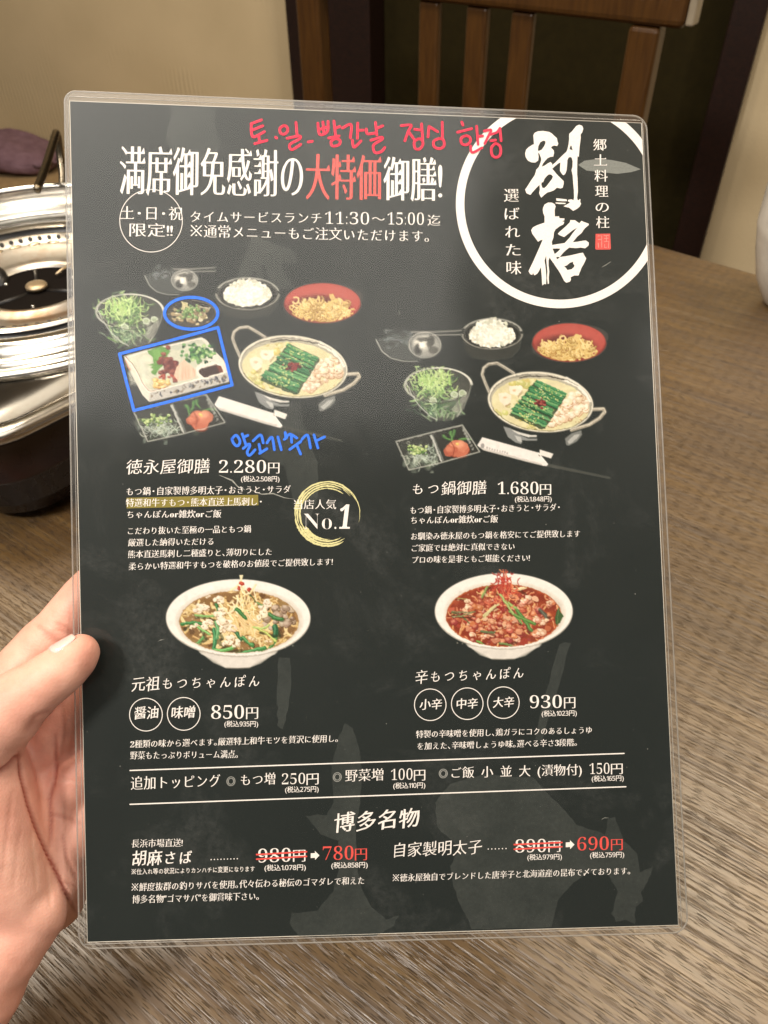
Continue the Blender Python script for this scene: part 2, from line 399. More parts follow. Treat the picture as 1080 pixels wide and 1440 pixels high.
for k in range(64):
    a = 2*PI*k/64; ca, sa = math.cos(a), math.sin(a)
    m = Matrix(((ca, -sa, 0, .0815*ca), (sa, ca, 0, .0815*sa), (0, 0, 1, .0938), (0, 0, 0, 1))) @ Matrix.Rotation(-.75, 4, 'Y')
    bmesh.ops.create_cone(hb, cap_ends=True, segments=8, radius1=.0019, radius2=.0019, depth=.0012, matrix=m)
bm_obj('flame_hole', hb, M_BLK, st)
loft('burner_cap', [([(.0085*q*math.cos(a*PI/12), .0085*q*math.sin(a*PI/12)) for a in range(24)], z) for q, z in ((.55, .076), (.55, .0845), (1, .0855), (1, .0875), (.9, .0885), (.5, .089))], M_BRASS, st)
for k in range(3):
    a = 2*PI*k/3+.35+PI/2-SROT
    tube('burner_arm', [(.008*math.cos(a), .008*math.sin(a), .082), (.034*math.cos(a), .034*math.sin(a), .0835)], .0028, M_BLK, st, 8, flat=.6)
    tube('screw', [(.0305*math.cos(a+.9), .0305*math.sin(a+.9), .0815), (.0305*math.cos(a+.9), .0305*math.sin(a+.9), .0845)], .0016, M_ST, st, 8)
tube('igniter', [(.040, .012, .088), (.030, .008, .0885), (.022, .006, .087)], .0011, M_BRASS, st, 8)
# raised guard round the far side
ga, gb = 2*PI*.02, 2*PI*.98
V, F = [], []; prof = [(.1405, .0875), (.1415, .098), (.1400, .108), (.1415, .117), (.1400, .1205), (.1370, .1205), (.1355, .117), (.1375, .108), (.1370, .098), (.1375, .0895)]
gn = 72
gc = math.atan2(SC.y, SC.x)-SROT
for i in range(gn+1):
    a = gc-1.75+3.5*i/gn; e = min(1, min(i, gn-i)/8)
    for r, z in prof: V.append((r*math.cos(a), r*math.sin(a), .0875+(z-.0875)*(.15+.85*e)))
n = len(prof)
for i in range(gn):
    for k in range(n): F.append((i*n+k, i*n+n+k, i*n+n+(k+1) % n, i*n+(k+1) % n))
F += [tuple(range(n)), tuple(range(gn*n+n-1, gn*n-1, -1))]
mesh('wind_guard', V, F, M_ST, st, True)
SI = Matrix.Rotation(-SROT, 4, 'Z') @ Matrix.Translation(-SC)
def sl(px, py, d): return SI @ at_d(px, py, d)
# folding pan holders
def holder(path, r=.0035):
    tube('pan_holder', smooth_path(path, 6), r, M_ROD, st, 12)
p0 = project(st.location)
dq = .745
base_d = dq+.02
tube('pan_holder', smooth_path([sl(90, 350, base_d), sl(87, 322, base_d-.005), sl(86, 290, base_d-.01), sl(88, 250, base_d-.015), sl(84, 215, base_d-.02), sl(80, 188, base_d-.03), sl(76, 196, base_d-.045), sl(65, 232, base_d-.075), sl(52, 267, base_d-.10)], 7), .0036, M_ROD, st, 12)
tube('holder_socket', [sl(85, 332, base_d-.012), sl(81, 284, base_d-.012)], .0048, M_ST, st, 12)
tube('pan_holder', smooth_path([sl(-26, 398, .66), sl(-14, 384, .65), sl(-2, 386, .645), sl(2, 398, .64), sl(-4, 412, .64), sl(-16, 424, .645)], 7), .0060, M_BLK, st, 12)
tube('pan_holder', smooth_path([sl(10, 512, .545), sl(6, 504, .548), sl(1, 515, .54), sl(-6, 545, .53), sl(-14, 560, .525)], 7), .0036, M_ROD, st, 12)
lathe('gas_knob', [(.0001, .018), (.014, .018), (.016, .016), (.017, .002), (.017, 0)], M_BLK, st, 32, (-.06, 0, 0)).matrix_local = Matrix.Translation((HX0+.001, .03, .05)) @ Matrix.Rotation(-PI/2, 4, 'Y') @ Matrix.Translation((.06, 0, 0))

# ---------------------------------------------------------------- pale pot at the right edge
kp = at_z(1102, 428, 0)
def z_at(P, py):
    lo, hi = -.1, .6
    for _ in range(40):
        m = (lo+hi)/2
        if project((P.x, P.y, m))[1] > py: lo = m
        else: hi = m
    return (lo+hi)/2
kd = (C2W.T @ (np.array((kp.x, kp.y, .08))-CAMLOC))[2]
zb = z_at(kp, 322)
M_KET = mat_plain('cream_enamel', (.80, .76, .68), .30)
kt = thing('water_pot', 'pale cream pot with a rounded foot standing at the right table edge', 'pot', kp)
rb = (project((kp.x, kp.y, zb))[0]-1069)/FPX*kd
lathe('pot_body', [(.0001, .001), (rb*.40, .001), (rb*.44, .004), (rb*.50, .008), (rb*.72, zb*.35), (rb*.88, zb*.68), (rb*.975, zb*.94), (rb, zb), (rb*1.01, zb*1.06), (rb*1.04, zb*1.6), (rb*1.07, zb*2.1), (rb*1.08, zb*2.45), (rb*1.06, zb*2.5)], M_KET, kt, 96)
lathe('lid', [(rb*1.06, zb*2.5+.0005), (rb*1.05, zb*2.5+.004), (rb*.7, zb*2.5+.012), (rb*.3, zb*2.5+.018), (.008, zb*2.5+.019), (.008, zb*2.5+.028), (.012, zb*2.5+.032), (.010, zb*2.5+.038), (.0001, zb*2.5+.040)], M_KET, kt, 64)
tube('handle', smooth_path([(rb*.9, 0, zb*1.9), (rb*1.5, 0, zb*2.0), (rb*1.7, 0, zb*1.4), (rb*1.4, 0, zb*.9), (rb*.97, 0, zb*.95)], 6), .006, M_KET, kt, 12)

# ================================================================ the laminated menu: its plane
CW, CH = .210, .297                              # A4 card
def homog(src, dst):
    A = []
    for (x, y), (u, v) in zip(src, dst):
        A.append([x, y, 1, 0, 0, 0, -u*x, -u*y, -u]); A.append([0, 0, 0, x, y, 1, -v*x, -v*y, -v])
    return np.linalg.svd(np.array(A, float))[2][-1].reshape(3, 3)
CARD_PX = [(98, 142), (902, 173), (954, 1301), (123, 1325)]
HM = homog([(0, 0), (CW, 0), (CW, -CH), (0, -CH)], CARD_PX); HI = np.linalg.inv(HM)
KI = np.linalg.inv(np.array([[FPX, 0, CX], [0, FPX, CY], [0, 0, 1.0]]))
PM = KI @ HM; PM /= (np.linalg.norm(PM[:, 0])+np.linalg.norm(PM[:, 1]))/2
if PM[2, 2] < 0: PM = -PM
E1 = PM[:, 0]/np.linalg.norm(PM[:, 0]); E3 = np.cross(E1, PM[:, 1]); E3 /= np.linalg.norm(E3); E2 = np.cross(E3, E1)
if E3[2] > 0: E3 = -E3; E2 = -E2
def S(px, py):                                   # photo pixel on the menu -> metres in the menu's own plane
    q = HI @ np.array([px, py, 1.0]); u, v = q[0]/q[2], q[1]/q[2]
    P = u*PM[:, 0]+v*PM[:, 1]; return (float(P @ E1), float(P @ E2))
def S_arr(X, Y):
    q = HI @ np.stack([X.ravel(), Y.ravel(), np.ones(X.size)]); u, v = q[0]/q[2], q[1]/q[2]
    P = PM[:, 0][:, None]*u+PM[:, 1][:, None]*v
    return E1 @ P, E2 @ P
PXM = CH/1183.0                                  # metres per photo pixel on the menu
menu = thing('menu', 'laminated black restaurant menu with Japanese lettering and food pictures held up in the hand', 'menu')
Rw = np.stack([C2W @ E1, C2W @ E2, C2W @ E3], 1)
if np.linalg.det(Rw) < 0: print('WARNING menu frame')
m4 = Matrix([list(Rw[i])+[0] for i in range(3)]+[[0, 0, 0, 1]]); m4.translation = cam2w(PM[:, 2]); menu.matrix_world = m4
def menu_cam_depth(px, py):
    x, y = S(px, py); return float((PM[:, 2]+E1*x+E2*y)[2])

def mat_print(name, col, rough=.55, jit=.06):
    n = NT(name); v = n.coords(); f = n.noise(v, 1400, 2)
    n.set(Base_Color=n.mix(1.0, lin(col), n.ramp(f, [(.3, (1-jit,)*3), (.7, (1+jit,)*3)]), 'MULTIPLY'), Roughness=rough, Specular=.2); return n.m
n = NT('black_print'); v = n.coords(); f1 = n.noise(v, 1700, 3, .7); f2 = n.noise(v, 14, 4, .6)
cb = n.mix(n.ramp(f1, [(.3, (0, 0, 0)), (.7, (1, 1, 1))]), lin((23, 29, 28)), lin((32, 38, 36)))
n.set(Base_Color=n.mix(n.math('MULTIPLY', n.ramp(f2, [(.45, (0, 0, 0)), (.75, (1, 1, 1))]), .35), cb, lin((40, 44, 42))), Roughness=.6, Specular=.2); M_BLACK = n.m
n = NT('grey_brush_print'); v = n.coords(); f1 = n.noise(v, 700, 4, .75); f2 = n.noise(v, 40, 5, .7)
n.set(Base_Color=n.mix(1.0, n.ramp(f2, [(.3, lin((42, 47, 45))), (.7, lin((58, 62, 59)))]), n.ramp(f1, [(.3, (.82,)*3), (.7, (1.18,)*3)]), 'MULTIPLY'), Roughness=.6, Specular=.2); M_GREY = n.m
M_WHITE = mat_print('white_print', (240, 233, 227)); M_RED = mat_print('red_print', (226, 84, 76)); M_OLV = mat_print('olive_band_print', (132, 120, 52))
M_GOLD = mat_print('gold_brush_print', (214, 207, 150), jit=.15); M_SEAL = mat_print('seal_red_print', (214, 84, 78), jit=.12); M_SEALW = mat_print('seal_pale_print', (224, 150, 140)); M_DIM = mat_print('dim_print', (150, 150, 145))
M_BACK = mat_print('white_card_back', (235, 232, 225))
M_INKR = mat_print('red_marker_ink', (228, 62, 84), .35, .1); M_INKB = mat_print('blue_marker_ink', (58, 116, 232), .35, .1)
n = NT('food_print'); a = n.n('ShaderNodeVertexColor'); a.layer_name = 'Col'; n.l(a.outputs[0], n.b.inputs['Base Color']); n.set(Roughness=.55, Specular=.2); M_FOOD = n.m
def mat_film(name, haze=0.0, rough=.10, tint=(.985, .98, .97), scuff=0.0):
    n = NT(name); n.t.nodes.remove(n.b)
    v = n.coords(); w = n.noise(v, 9, 3, .5); w2 = n.noise(v, 260, 3, .6)
    bp = n.n('ShaderNodeBump'); bp.inputs['Strength'].default_value = .25; bp.inputs['Distance'].default_value = .004
    n.l(w, bp.inputs['Height'])
    tr = n.n('ShaderNodeBsdfTransparent'); tr.inputs[0].default_value = tint+(1,)
    gl = n.n('ShaderNodeBsdfGlossy'); gl.inputs['Roughness'].default_value = rough; gl.inputs[0].default_value = (1, 1, 1, 1); n.l(bp.outputs[0], gl.inputs['Normal'])
    fr = n.n('ShaderNodeFresnel'); fr.inputs[0].default_value = 1.45
    ms = n.n('ShaderNodeMixShader'); n.l(fr.outputs[0], ms.inputs[0]); n.l(tr.outputs[0], ms.inputs[1]); n.l(gl.outputs[0], ms.inputs[2])
    last = ms
    if scuff:
        k1 = n.ramp(n.noise(v, 16, 5, .65, 1.5), [(.52, (0, 0, 0)), (.78, (1, 1, 1))]); k2 = n.ramp(n.noise(v, 420, 4, .7), [(.35, (.1, .1, .1)), (.7, (1, 1, 1))])
        dd = n.n('ShaderNodeBsdfDiffuse'); dd.inputs[0].default_value = (.75, .74, .70, 1)
        m0 = n.n('ShaderNodeMixShader'); n.l(n.math('MULTIPLY', n.math('MULTIPLY', k1, k2), scuff), m0.inputs[0]); n.l(ms.outputs[0], m0.inputs[1]); n.l(dd.outputs[0], m0.inputs[2]); last = m0
    if haze:
        df = n.n('ShaderNodeBsdfTranslucent'); df2 = n.n('ShaderNodeBsdfDiffuse'); df.inputs[0].default_value = df2.inputs[0].default_value = (.8, .77, .72, 1)
        ad = n.n('ShaderNodeMixShader'); ad.inputs[0].default_value = .5; n.l(df.outputs[0], ad.inputs[1]); n.l(df2.outputs[0], ad.inputs[2])
        m2 = n.n('ShaderNodeMixShader'); m2.inputs[0].default_value = haze; n.l(ms.outputs[0], m2.inputs[1]); n.l(ad.outputs[0], m2.inputs[2]); last = m2
    n.l(last.outputs[0], n.out.inputs['Surface']); return n.m
M_FILM = mat_film('laminate_film', rough=.15, scuff=.055); M_BORDER = mat_film('laminate_border', .03, .2); M_RIM = mat_film('laminate_rim', .40, .25)

card = mesh('menu_card', [S(*p)+(z,) for z in (0, -.00025) for p in CARD_PX], [(3, 2, 1, 0), (0, 1, 5, 4), (1, 2, 6, 5), (2, 3, 7, 6), (3, 0, 4, 7)], M_BLACK, menu)
mesh('card_back', [S(*p)+(-.00027,) for p in CARD_PX], [(0, 1, 2, 3)], M_BACK, menu)
UL = [S(*p) for p in CARD_PX]
def in_card(x, y):                               # clamp a menu-plane point to the card (print stops at its edge)
    for i in range(4):
        x1, y1 = UL[i]; x2, y2 = UL[(i+1) % 4]; dx, dy = x2-x1, y2-y1; L = math.hypot(dx, dy)
        d = ((x-x1)*dy-(y-y1)*dx)/L              # >0 outside for clockwise corners
        if -d > 0: x += dy/L*(-d)*1; y -= dx/L*(-d)*1
    return x, y
def fill_mesh(name, contours, z, mat, parent=None, label=None):
    cu = bpy.data.curves.new('fill', 'CURVE'); cu.dimensions = '2D'; cu.fill_mode = 'FRONT'
    for c in contours:
        if len(c) < 3: continue
        sp = cu.splines.new('POLY'); sp.points.add(len(c)-1); sp.use_cyclic_u = True
        sp.points.foreach_set('co', [k for p in c for k in (p[0]*1000, p[1]*1000, 0, 1)])
    o = bpy.data.objects.new('fill', cu); me = bpy.data.meshes.new_from_object(o)
    bpy.data.objects.remove(o); bpy.data.curves.remove(cu)
    me.name = name
    if len(me.vertices):
        co = np.zeros(len(me.vertices)*3); me.vertices.foreach_get('co', co); co /= 1000; co[2::3] = z; me.vertices.foreach_set('co', co)
    me.materials.clear()
    # all faces towards the viewer
    nz = sum(p.normal.z*p.area for p in me.polygons)
    if nz < 0: me.flip_normals()
    me.update()
    return link(name, me, mat, parent or card, label)
def px_poly(name, polys, z, mat, parent=None, label=None, clampc=False):
    C = [[S(*p) for p in P] for P in polys]
    if clampc: C = [[in_card(*p) for p in P] for P in C]
    return fill_mesh(name, C, z, mat, parent, label)
def stroke_quads(V, F, pts, w, z, cap=8):
    """a flat ink stroke of round-ended segments, as quads and discs at slightly stepped heights"""
    P = pts; n = len(P)
    L, R = [], []
    for i in range(n):
        a = P[max(i-1, 0)]; b = P[min(i+1, n-1)]; dx, dy = b[0]-a[0], b[1]-a[1]; l = math.hypot(dx, dy) or 1e-9
        ww = w[i] if isinstance(w, (list, tuple)) else w
        nx, ny = -dy/l*ww/2, dx/l*ww/2; L.append((P[i][0]+nx, P[i][1]+ny)); R.append((P[i][0]-nx, P[i][1]-ny))
    b0 = len(V)
    for i in range(n): V.append(L[i]+(z,)); V.append(R[i]+(z,))
    for i in range(n-1): F.append((b0+2*i+1, b0+2*i+3, b0+2*i+2, b0+2*i))
    for i in (0, n-1):
        ww = w[i] if isinstance(w, (list, tuple)) else w
        a = P[0] if i == 0 else P[-1]; q = P[1] if i == 0 else P[-2]
        an = math.atan2(a[1]-q[1], a[0]-q[0]); c0 = len(V); V.append((a[0], a[1], z))
        for k in range(cap+1):
            t = an-PI/2+PI*k/cap; V.append((a[0]+ww/2*math.cos(t), a[1]+ww/2*math.sin(t), z))
        for k in range(cap): F.append((c0, c0+1+k, c0+2+k))
def sp2(pts, n=6):                               # smooth 2-D path
    return [(p.x, p.y) for p in smooth_path([(a, b, 0) for a, b in pts], n)]
def px_strokes(name, strokes, w, z, mat, parent=None, label=None, smooth=True, dz=0):
    V, F = [], []
    for i, s in enumerate(strokes):
        ww = w
        if isinstance(s, tuple): ww, s = s
        P = [S(*p) for p in s]
        if smooth and len(P) > 2: P = sp2(P)
        stroke_quads(V, F, P, ww*PXM if not isinstance(ww, list) else [q*PXM for q in ww], z+i*dz)
    return mesh(name, V, F, mat, parent or card, label=label)
Z_WM, Z_FOOD, Z_ART, Z_TXT, Z_TOP, Z_INK = .00002, .00005, .00008, .00012, .00015, .00034

# ---------------------------------------------------------------- glyph outlines from Blender's own font
_glyph = {}
def load_glyphs(chars):
    chars = [c for c in chars if c not in ' \u3000' and c not in _glyph]
    cu = bpy.data.curves.new('glyphs', 'FONT'); cu.body = '\n'.join(chars); cu.space_line = 3.0; cu.size = 1
    o = bpy.data.objects.new('glyphs', cu); COL.objects.link(o)
    for q in bpy.context.view_layer.objects.selected: q.select_set(False)
    bpy.context.view_layer.objects.active = o; o.select_set(True)
    bpy.ops.object.convert(target='CURVE')
    o = bpy.context.view_layer.objects.active
    for c in chars: _glyph[c] = []
    for sp in o.data.splines:
        bp = sp.bezier_points; pts = []
        if len(bp):
            for i in range(len(bp)):
                a, b = bp[i], bp[(i+1) % len(bp)]
                p0, p1, p2, p3 = a.co, a.handle_right, b.handle_left, b.co
                L = (p3-p0).length; dev = ((p1-p0).cross(p3-p0)).length+((p2-p0).cross(p3-p0)).length
                pts.append((p0.x, p0.y))
                if dev > 1e-4*max(L, .01) and L > .012:
                    m = 3 if L < .2 else 5
                    for k in range(1, m):
                        t = k/m; q = p0*(1-t)**3+p1*3*t*(1-t)**2+p2*3*t*t*(1-t)+p3*t**3; pts.append((q.x, q.y))
        else: pts = [(p.co.x, p.co.y) for p in sp.points]
        cy = sum(p[1] for p in pts)/len(pts); row = int(round((.38-cy)/3.0))
        row = min(max(row, 0), len(chars)-1)
        pts = [(x, y+3.0*row) for x, y in pts]
        cl = [pts[0]]
        for p in pts[1:]:
            if math.hypot(p[0]-cl[-1][0], p[1]-cl[-1][1]) > .002: cl.append(p)
        if math.hypot(cl[0][0]-cl[-1][0], cl[0][1]-cl[-1][1]) < .002: cl.pop()
        if len(cl) > 2: _glyph[chars[row]].append(cl)
    bpy.data.objects.remove(o)
def is_cjk(c): return c == '※' or ord(c) >= 0x2e80 and not 0x1d000 <= ord(c) <= 0x1dfff
def is_kana(c): return 0x3040 <= ord(c) <= 0x30ff
STY = {  # widen vertical strokes, thin horizontals, serif size, slant, wobble, kana scale
    'head': (.022, -.017, .10, 0, 0, .98), 'min': (.008, -.014, .075, 0, 0, .93), 'body': (.014, -.014, .085, .05, .006, .93),
    'bru': (.004, -.008, .03, .14, .034, .80), 'brub': (.014, 0, .03, .13, .028, .85), 'small': (.008, .004, 0, 0, .003, .9),
    'thin': (.004, -.008, .04, 0, 0, .95), 'num': (-.030, -.010, 0, 0, 0, 1), 'numh': (-.018, -.012, 0, 0, 0, 1), 'ital': (.012, 0, 0, .16, 0, 1)}
def styled(ch, style):
    a, b, ur, sh, wob, ks = STY[style]; out = []
    G = _glyph.get(ch) or []
    if not G: return out
    area = lambda c: sum(c[i][0]*c[(i+1) % len(c)][1]-c[(i+1) % len(c)][0]*c[i][1] for i in range(len(c)))/2
    sg = 1 if area(max(G, key=lambda c: abs(area(c)))) > 0 else -1
    cjk = is_cjk(ch)
    for c in G:
        n = len(c); res = []
        for i in range(n):
            p0, p, p1 = c[i-1], c[i], c[(i+1) % n]
            e0 = (p[0]-p0[0], p[1]-p0[1]); e1 = (p1[0]-p[0], p1[1]-p[1])
            l0, l1 = math.hypot(*e0), math.hypot(*e1)
            n0 = (e0[1]/l0*sg, -e0[0]/l0*sg); n1 = (e1[1]/l1*sg, -e1[0]/l1*sg)
            o0 = a*n0[0]**2+b*n0[1]**2; o1 = a*n1[0]**2+b*n1[1]**2
            det = n0[0]*n1[1]-n0[1]*n1[0]
            if abs(det) > .3: dx, dy = (o0*n1[1]-o1*n0[1])/det, (n0[0]*o1-n1[0]*o0)/det
            else: dx, dy = (n0[0]*o0+n1[0]*o1)/2, (n0[1]*o0+n1[1]*o1)/2
            m = math.hypot(dx, dy)
            if m > .05: dx, dy = dx*.05/m, dy*.05/m
            q = (p[0]+dx, p[1]+dy); res.append(q)
            if ur and cjk:
                # right-hand end of a horizontal stroke: its end edge faces +x
                if sg > 0: ok = n0[0] > .96 and .045 < l0 < .10 and n1[1] > .9 and l1 > .09
                else: ok = n1[0] > .96 and .045 < l1 < .10 and n0[1] > .9 and l0 > .09
                if ok:
                    ex = [(q[0]-ur*.35, q[1]+ur*.85), (q[0]-ur*1.25, q[1])]
                    if sg > 0: res += ex
                    else: res.pop(); res += ex[::-1]+[q]
        if wob:
            s0 = ord(ch) % 97
            res = [(x+wob*noise.noise(Vector((x*5+s0, y*5, 1))), y+wob*noise.noise(Vector((x*5, y*5+s0, 9)))) for x, y in res]
        if sh: res = [(x+y*sh*.5, y+x*sh*.6-sh*.3) for x, y in res] if style in ('bru', 'brub') else [(x+y*sh, y) for x, y in res]
        if is_kana(ch) and ks != 1: res = [(.5+(x-.5)*ks, .36+(y-.38)*ks) for x, y in res]
        out.append(res)
    return out
def glyph_w(ch, style):
    if ch == ' ': return .5
    if ch in '\u3000※': return 1.0
    if is_cjk(ch): return .5 if ch in '、。' and style in ('body', 'small', 'bru') else (.62 if ch == '・' else 1.0)
    G = _glyph.get(ch) or []
    if not G: return .3
    xs = [p[0] for c in G for p in c]; return max(xs)-min(xs)+.07
from mathutils.geometry import delaunay_2d_cdt
_tri = {}
def tri_fill(contours):
    """triangles covering every point wound at least once (strokes may overlap)"""
    V, E, k = [], [], 0
    for c in contours:
        m = len(c); V += [Vector(p) for p in c]; E += [(k+i, k+(i+1) % m) for i in range(m)]; k += m
    vo, _, fo, *_r = delaunay_2d_cdt(V, E, [], 0, 1e-5)
    P = np.array([(v.x, v.y) for v in vo]); T_ = np.array([f for f in fo if len(f) == 3])
    if len(T_) == 0: return P, T_
    c = P[T_].mean(1); wn_ = np.zeros(len(c), int)
    for ct in contours:
        A = np.array(ct); B = np.roll(A, -1, 0)
        side = (B[None, :, 0]-A[None, :, 0])*(c[:, None, 1]-A[None, :, 1])-(c[:, None, 0]-A[None, :, 0])*(B[None, :, 1]-A[None, :, 1])
        up = (A[None, :, 1] <= c[:, None, 1]) & (B[None, :, 1] > c[:, None, 1]) & (side > 0)
        dn = (A[None, :, 1] > c[:, None, 1]) & (B[None, :, 1] <= c[:, None, 1]) & (side < 0)
        wn_ += up.sum(1)-dn.sum(1)
    return P, T_[wn_ != 0]
def glyph_tri(ch, style):
    if (ch, style) not in _tri: _tri[(ch, style)] = tri_fill(styled(ch, style))
    return _tri[(ch, style)]
TEXTS = []
def T(txt, x0, y0, x1, y1, h, style='body', col=None, name='printed_text', label=None):
    TEXTS.append((txt, x0, y0, x1, y1, h, style, col or M_WHITE, name, label))
SERIF = {c: chr(0x1d7ce+int(c)) for c in '0123456789'}
for _i, _c in enumerate('ABCDEFGHIJKLMNOPQRSTUVWXYZ'): SERIF[_c] = chr(0x1d400+_i)
for _i, _c in enumerate('abcdefghijklmnopqrstuvwxyz'): SERIF[_c] = chr(0x1d41a+_i)
SANS = {c: chr(0x1d7e2+int(c)) for c in '0123456789'}
def sub(c, style): return SANS.get(c, c) if style == 'small' else (c if style == 'thin' else SERIF.get(c, c))
def build_text():
    load_glyphs(sorted({sub(c, t[6]) for t in TEXTS for c in t[0]}))
    bar = lambda x0, y0, x1, y1, w=.028: [(x0+w, y0-w), (x1+w, y1-w), (x1-w, y1+w), (x0-w, y0+w)]
    dt = lambda cx, cy: [(cx+.065*math.cos(k*PI/4), cy+.065*math.sin(k*PI/4)) for k in range(8)]
    _glyph['※'] = [bar(.12, .02, .88, .78), [(x, .80-y) for x, y in bar(.12, .02, .88, .78)][::-1], dt(.5, .72), dt(.5, .08), dt(.17, .4), dt(.83, .4)]
    for txt, x0, y0, x1, y1, h, style, mat, name, label in TEXTS:
        cs = [sub(c, style) for c in txt]
        pen, items = 0, []
        for c in cs:
            w = glyph_w(c, style); G = styled(c, style)
            if not is_cjk(c) and G:
                mn = min(p[0] for g in G for p in g); off = pen-mn+.035
            else: off = pen-(1-w)/2 if c == '・' else pen
            if G: items.append((G, off, glyph_tri(c, style)))
            pen += w
        xs = [p[0]+off for G, off, _t in items for g in G for p in g]
        lo, hi = min(xs), max(xs)
        A, B = S(x0, y0), S(x1, y1); dx, dy = (B[0]-A[0])/(hi-lo), (B[1]-A[1])/(hi-lo)
        cjkline = any(is_cjk(c) for c in cs)
        base = -.08 if cjkline else 0.0
        em = h*PXM/(.92 if cjkline else .70)
        VV, FF, k = [], [], 0
        for G, off, (P, T_) in items:
            gx = P[:, 0]+off-lo; VV.append(np.stack([A[0]+gx*dx, A[1]+gx*dy+(P[:, 1]-base)*em, np.full(len(P), Z_TXT)], 1))
            FF += (T_+k).tolist(); k += len(P)
        o = mesh(name, np.concatenate(VV).tolist(), FF, mat, card, label=label)
        if sum(p.normal.z for p in o.data.polygons) < 0: o.data.flip_normals()
def TV(txt, x0, y0, x1, y1, size, style='min'):  # vertical line: centres from top to bottom
    n = len(txt)
    for i, c in enumerate(txt):
        t = i/(n-1); x, y = x0+(x1-x0)*t, y0+(y1-y0)*t
        T(c, x-size*.46, y+size*.46, x+size*.46, y+size*.46, size*.92, style)

T('満席御免感謝の', 168, 274, 426, 279, 72, 'head', name='headline_text')
T('大特価', 430, 281, 536, 283, 69, 'head', M_RED, 'headline_text', 'red headline lettering')
T('御膳!', 539, 283, 622, 284, 67, 'head', name='headline_text')
T('土・日・祝', 169, 309, 257, 310, 20, 'min'); T('限定!!', 182, 333, 243, 333.5, 20, 'min')
T('タイムサービスランチ', 268, 313, 452, 315, 18, 'min'); T('11:30', 457, 315, 519, 316, 18, 'num'); T('〜', 523, 315, 541, 316, 16, 'min'); T('15:00', 545, 316, 596, 316.5, 18, 'num'); T('迄', 601, 318, 619, 318, 17, 'min')
T('※通常メニューもご注文いただけます。', 268, 334, 603, 341, 19, 'min')
TV('郷土料理の柱', 843.5, 203, 847.5, 312, 20); TV('選ばれた味', 719, 274, 722.5, 376, 22.5)
T('徳永屋御膳', 177.5, 667, 295, 665.5, 21, 'bru'); T('2.280', 308, 665, 374, 665, 18, 'numh', name='price_text'); T('円', 377, 666, 393, 666, 17, 'min', name='price_text'); T('(税込2.508円)', 339, 677.5, 393, 677.5, 8.5, 'small')
T('もつ鍋・自家製博多明太子・おきうと・サラダ', 178, 697, 408.6, 693.5, 12, 'body')
T('特選和牛すもつ・熊本直送上馬刺し・', 177, 713, 368, 711, 12, 'body')
T('ちゃんぽんor雑炊orご飯', 179, 729, 311, 728, 11.5, 'body')
T('こだわり抜いた至極の一品ともつ鍋', 180, 752, 353, 749, 11, 'body'); T('厳選した納得いただける', 180, 768.5, 300, 766.5, 11, 'body')
T('熊本直送馬刺し二種盛りと、薄切りにした', 180, 785, 382, 781, 11, 'body'); T('柔らかい特選和牛すもつを破格のお値段でご提供致します!', 181, 802, 468, 795, 11, 'body')
T('当店人気', 413, 716, 472.6, 716, 14, 'min'); T('No.', 427, 744, 473, 744, 23, 'numh'); T('1', 477, 743.5, 492, 743.5, 34, 'ital')
T('もつ鍋御膳', 580.5, 697, 684, 695, 20, 'bru'); T('1.680', 700, 695, 757, 695, 18, 'numh', name='price_text'); T('円', 759, 696, 775, 696, 17, 'min', name='price_text'); T('(税込1.848円)', 724, 706, 775.6, 705.5, 8.5, 'small')
T('もつ鍋・自家製博多明太子・おきうと・サラダ・', 577, 723, 787, 718.5, 11.5, 'body'); T('ちゃんぽんor雑炊orご飯', 578, 737, 700, 735, 11.5, 'body')
T('お馴染み徳永屋のもつ鍋を格安にてご提供致します', 578, 759.5, 815.6, 755.5, 11, 'body'); T('ご家庭では絶対に真似できない', 579, 776, 723.4, 773.5, 11, 'body'); T('プロの味を是非ともご堪能ください!', 580, 792.5, 745, 789.5, 11, 'body')
T('元祖もつちゃんぽん', 185, 972, 364.6, 967, 20, 'bru'); T('醤油', 189, 1011, 223, 1010, 17, 'brub'); T('味噌', 241, 1010.5, 274.5, 1009.5, 17, 'brub')
T('850', 297, 1011, 343, 1010.5, 19, 'numh', name='price_text'); T('円', 346, 1011.5, 363, 1011, 18, 'min', name='price_text'); T('(税込935円)', 315.6, 1022, 363, 1022, 8.5, 'small')
T('2種類の味から選べます。厳選特上和牛モツを贅沢に使用し。', 183, 1052, 475, 1043.5, 11, 'body'); T('野菜もたっぷりボリューム満点。', 183, 1068, 334.4, 1066, 11.5, 'body')
T('辛もつちゃんぽん', 584, 962, 736, 955, 20, 'bru')
T('小辛', 590, 998, 621.6, 997, 15, 'brub'); T('中辛', 642, 997, 672, 996, 15, 'brub'); T('大辛', 693, 995, 723, 994, 15, 'brub')
T('930', 745, 996, 790, 995.5, 18.5, 'numh', name='price_text'); T('円', 793, 996.5, 809, 996, 17.5, 'min', name='price_text'); T('(税込1023円)', 761.7, 1007.5, 811, 1006.5, 8.5, 'small')
T('特製の辛味噌を使用し、鶏ガラにコクのあるしょうゆ', 585, 1038, 832, 1031.5, 11, 'body'); T('を加えた、辛味噌しょうゆ味。選べる辛さ3段階。', 587, 1054.5, 811, 1049, 11, 'body')
T('追加トッピング', 184, 1111, 309.5, 1106.5, 19, 'min'); T('◎', 318.5, 1105, 331, 1104.6, 12, 'thin', M_DIM); T('もつ増', 338.7, 1105, 387, 1103, 17, 'min'); T('250', 396.5, 1103, 429, 1102, 15, 'num', name='price_text'); T('円', 431, 1104, 448, 1103, 17, 'thin', name='price_text'); T('(税込275円)', 401, 1114.5, 448, 1113.5, 8.5, 'small')
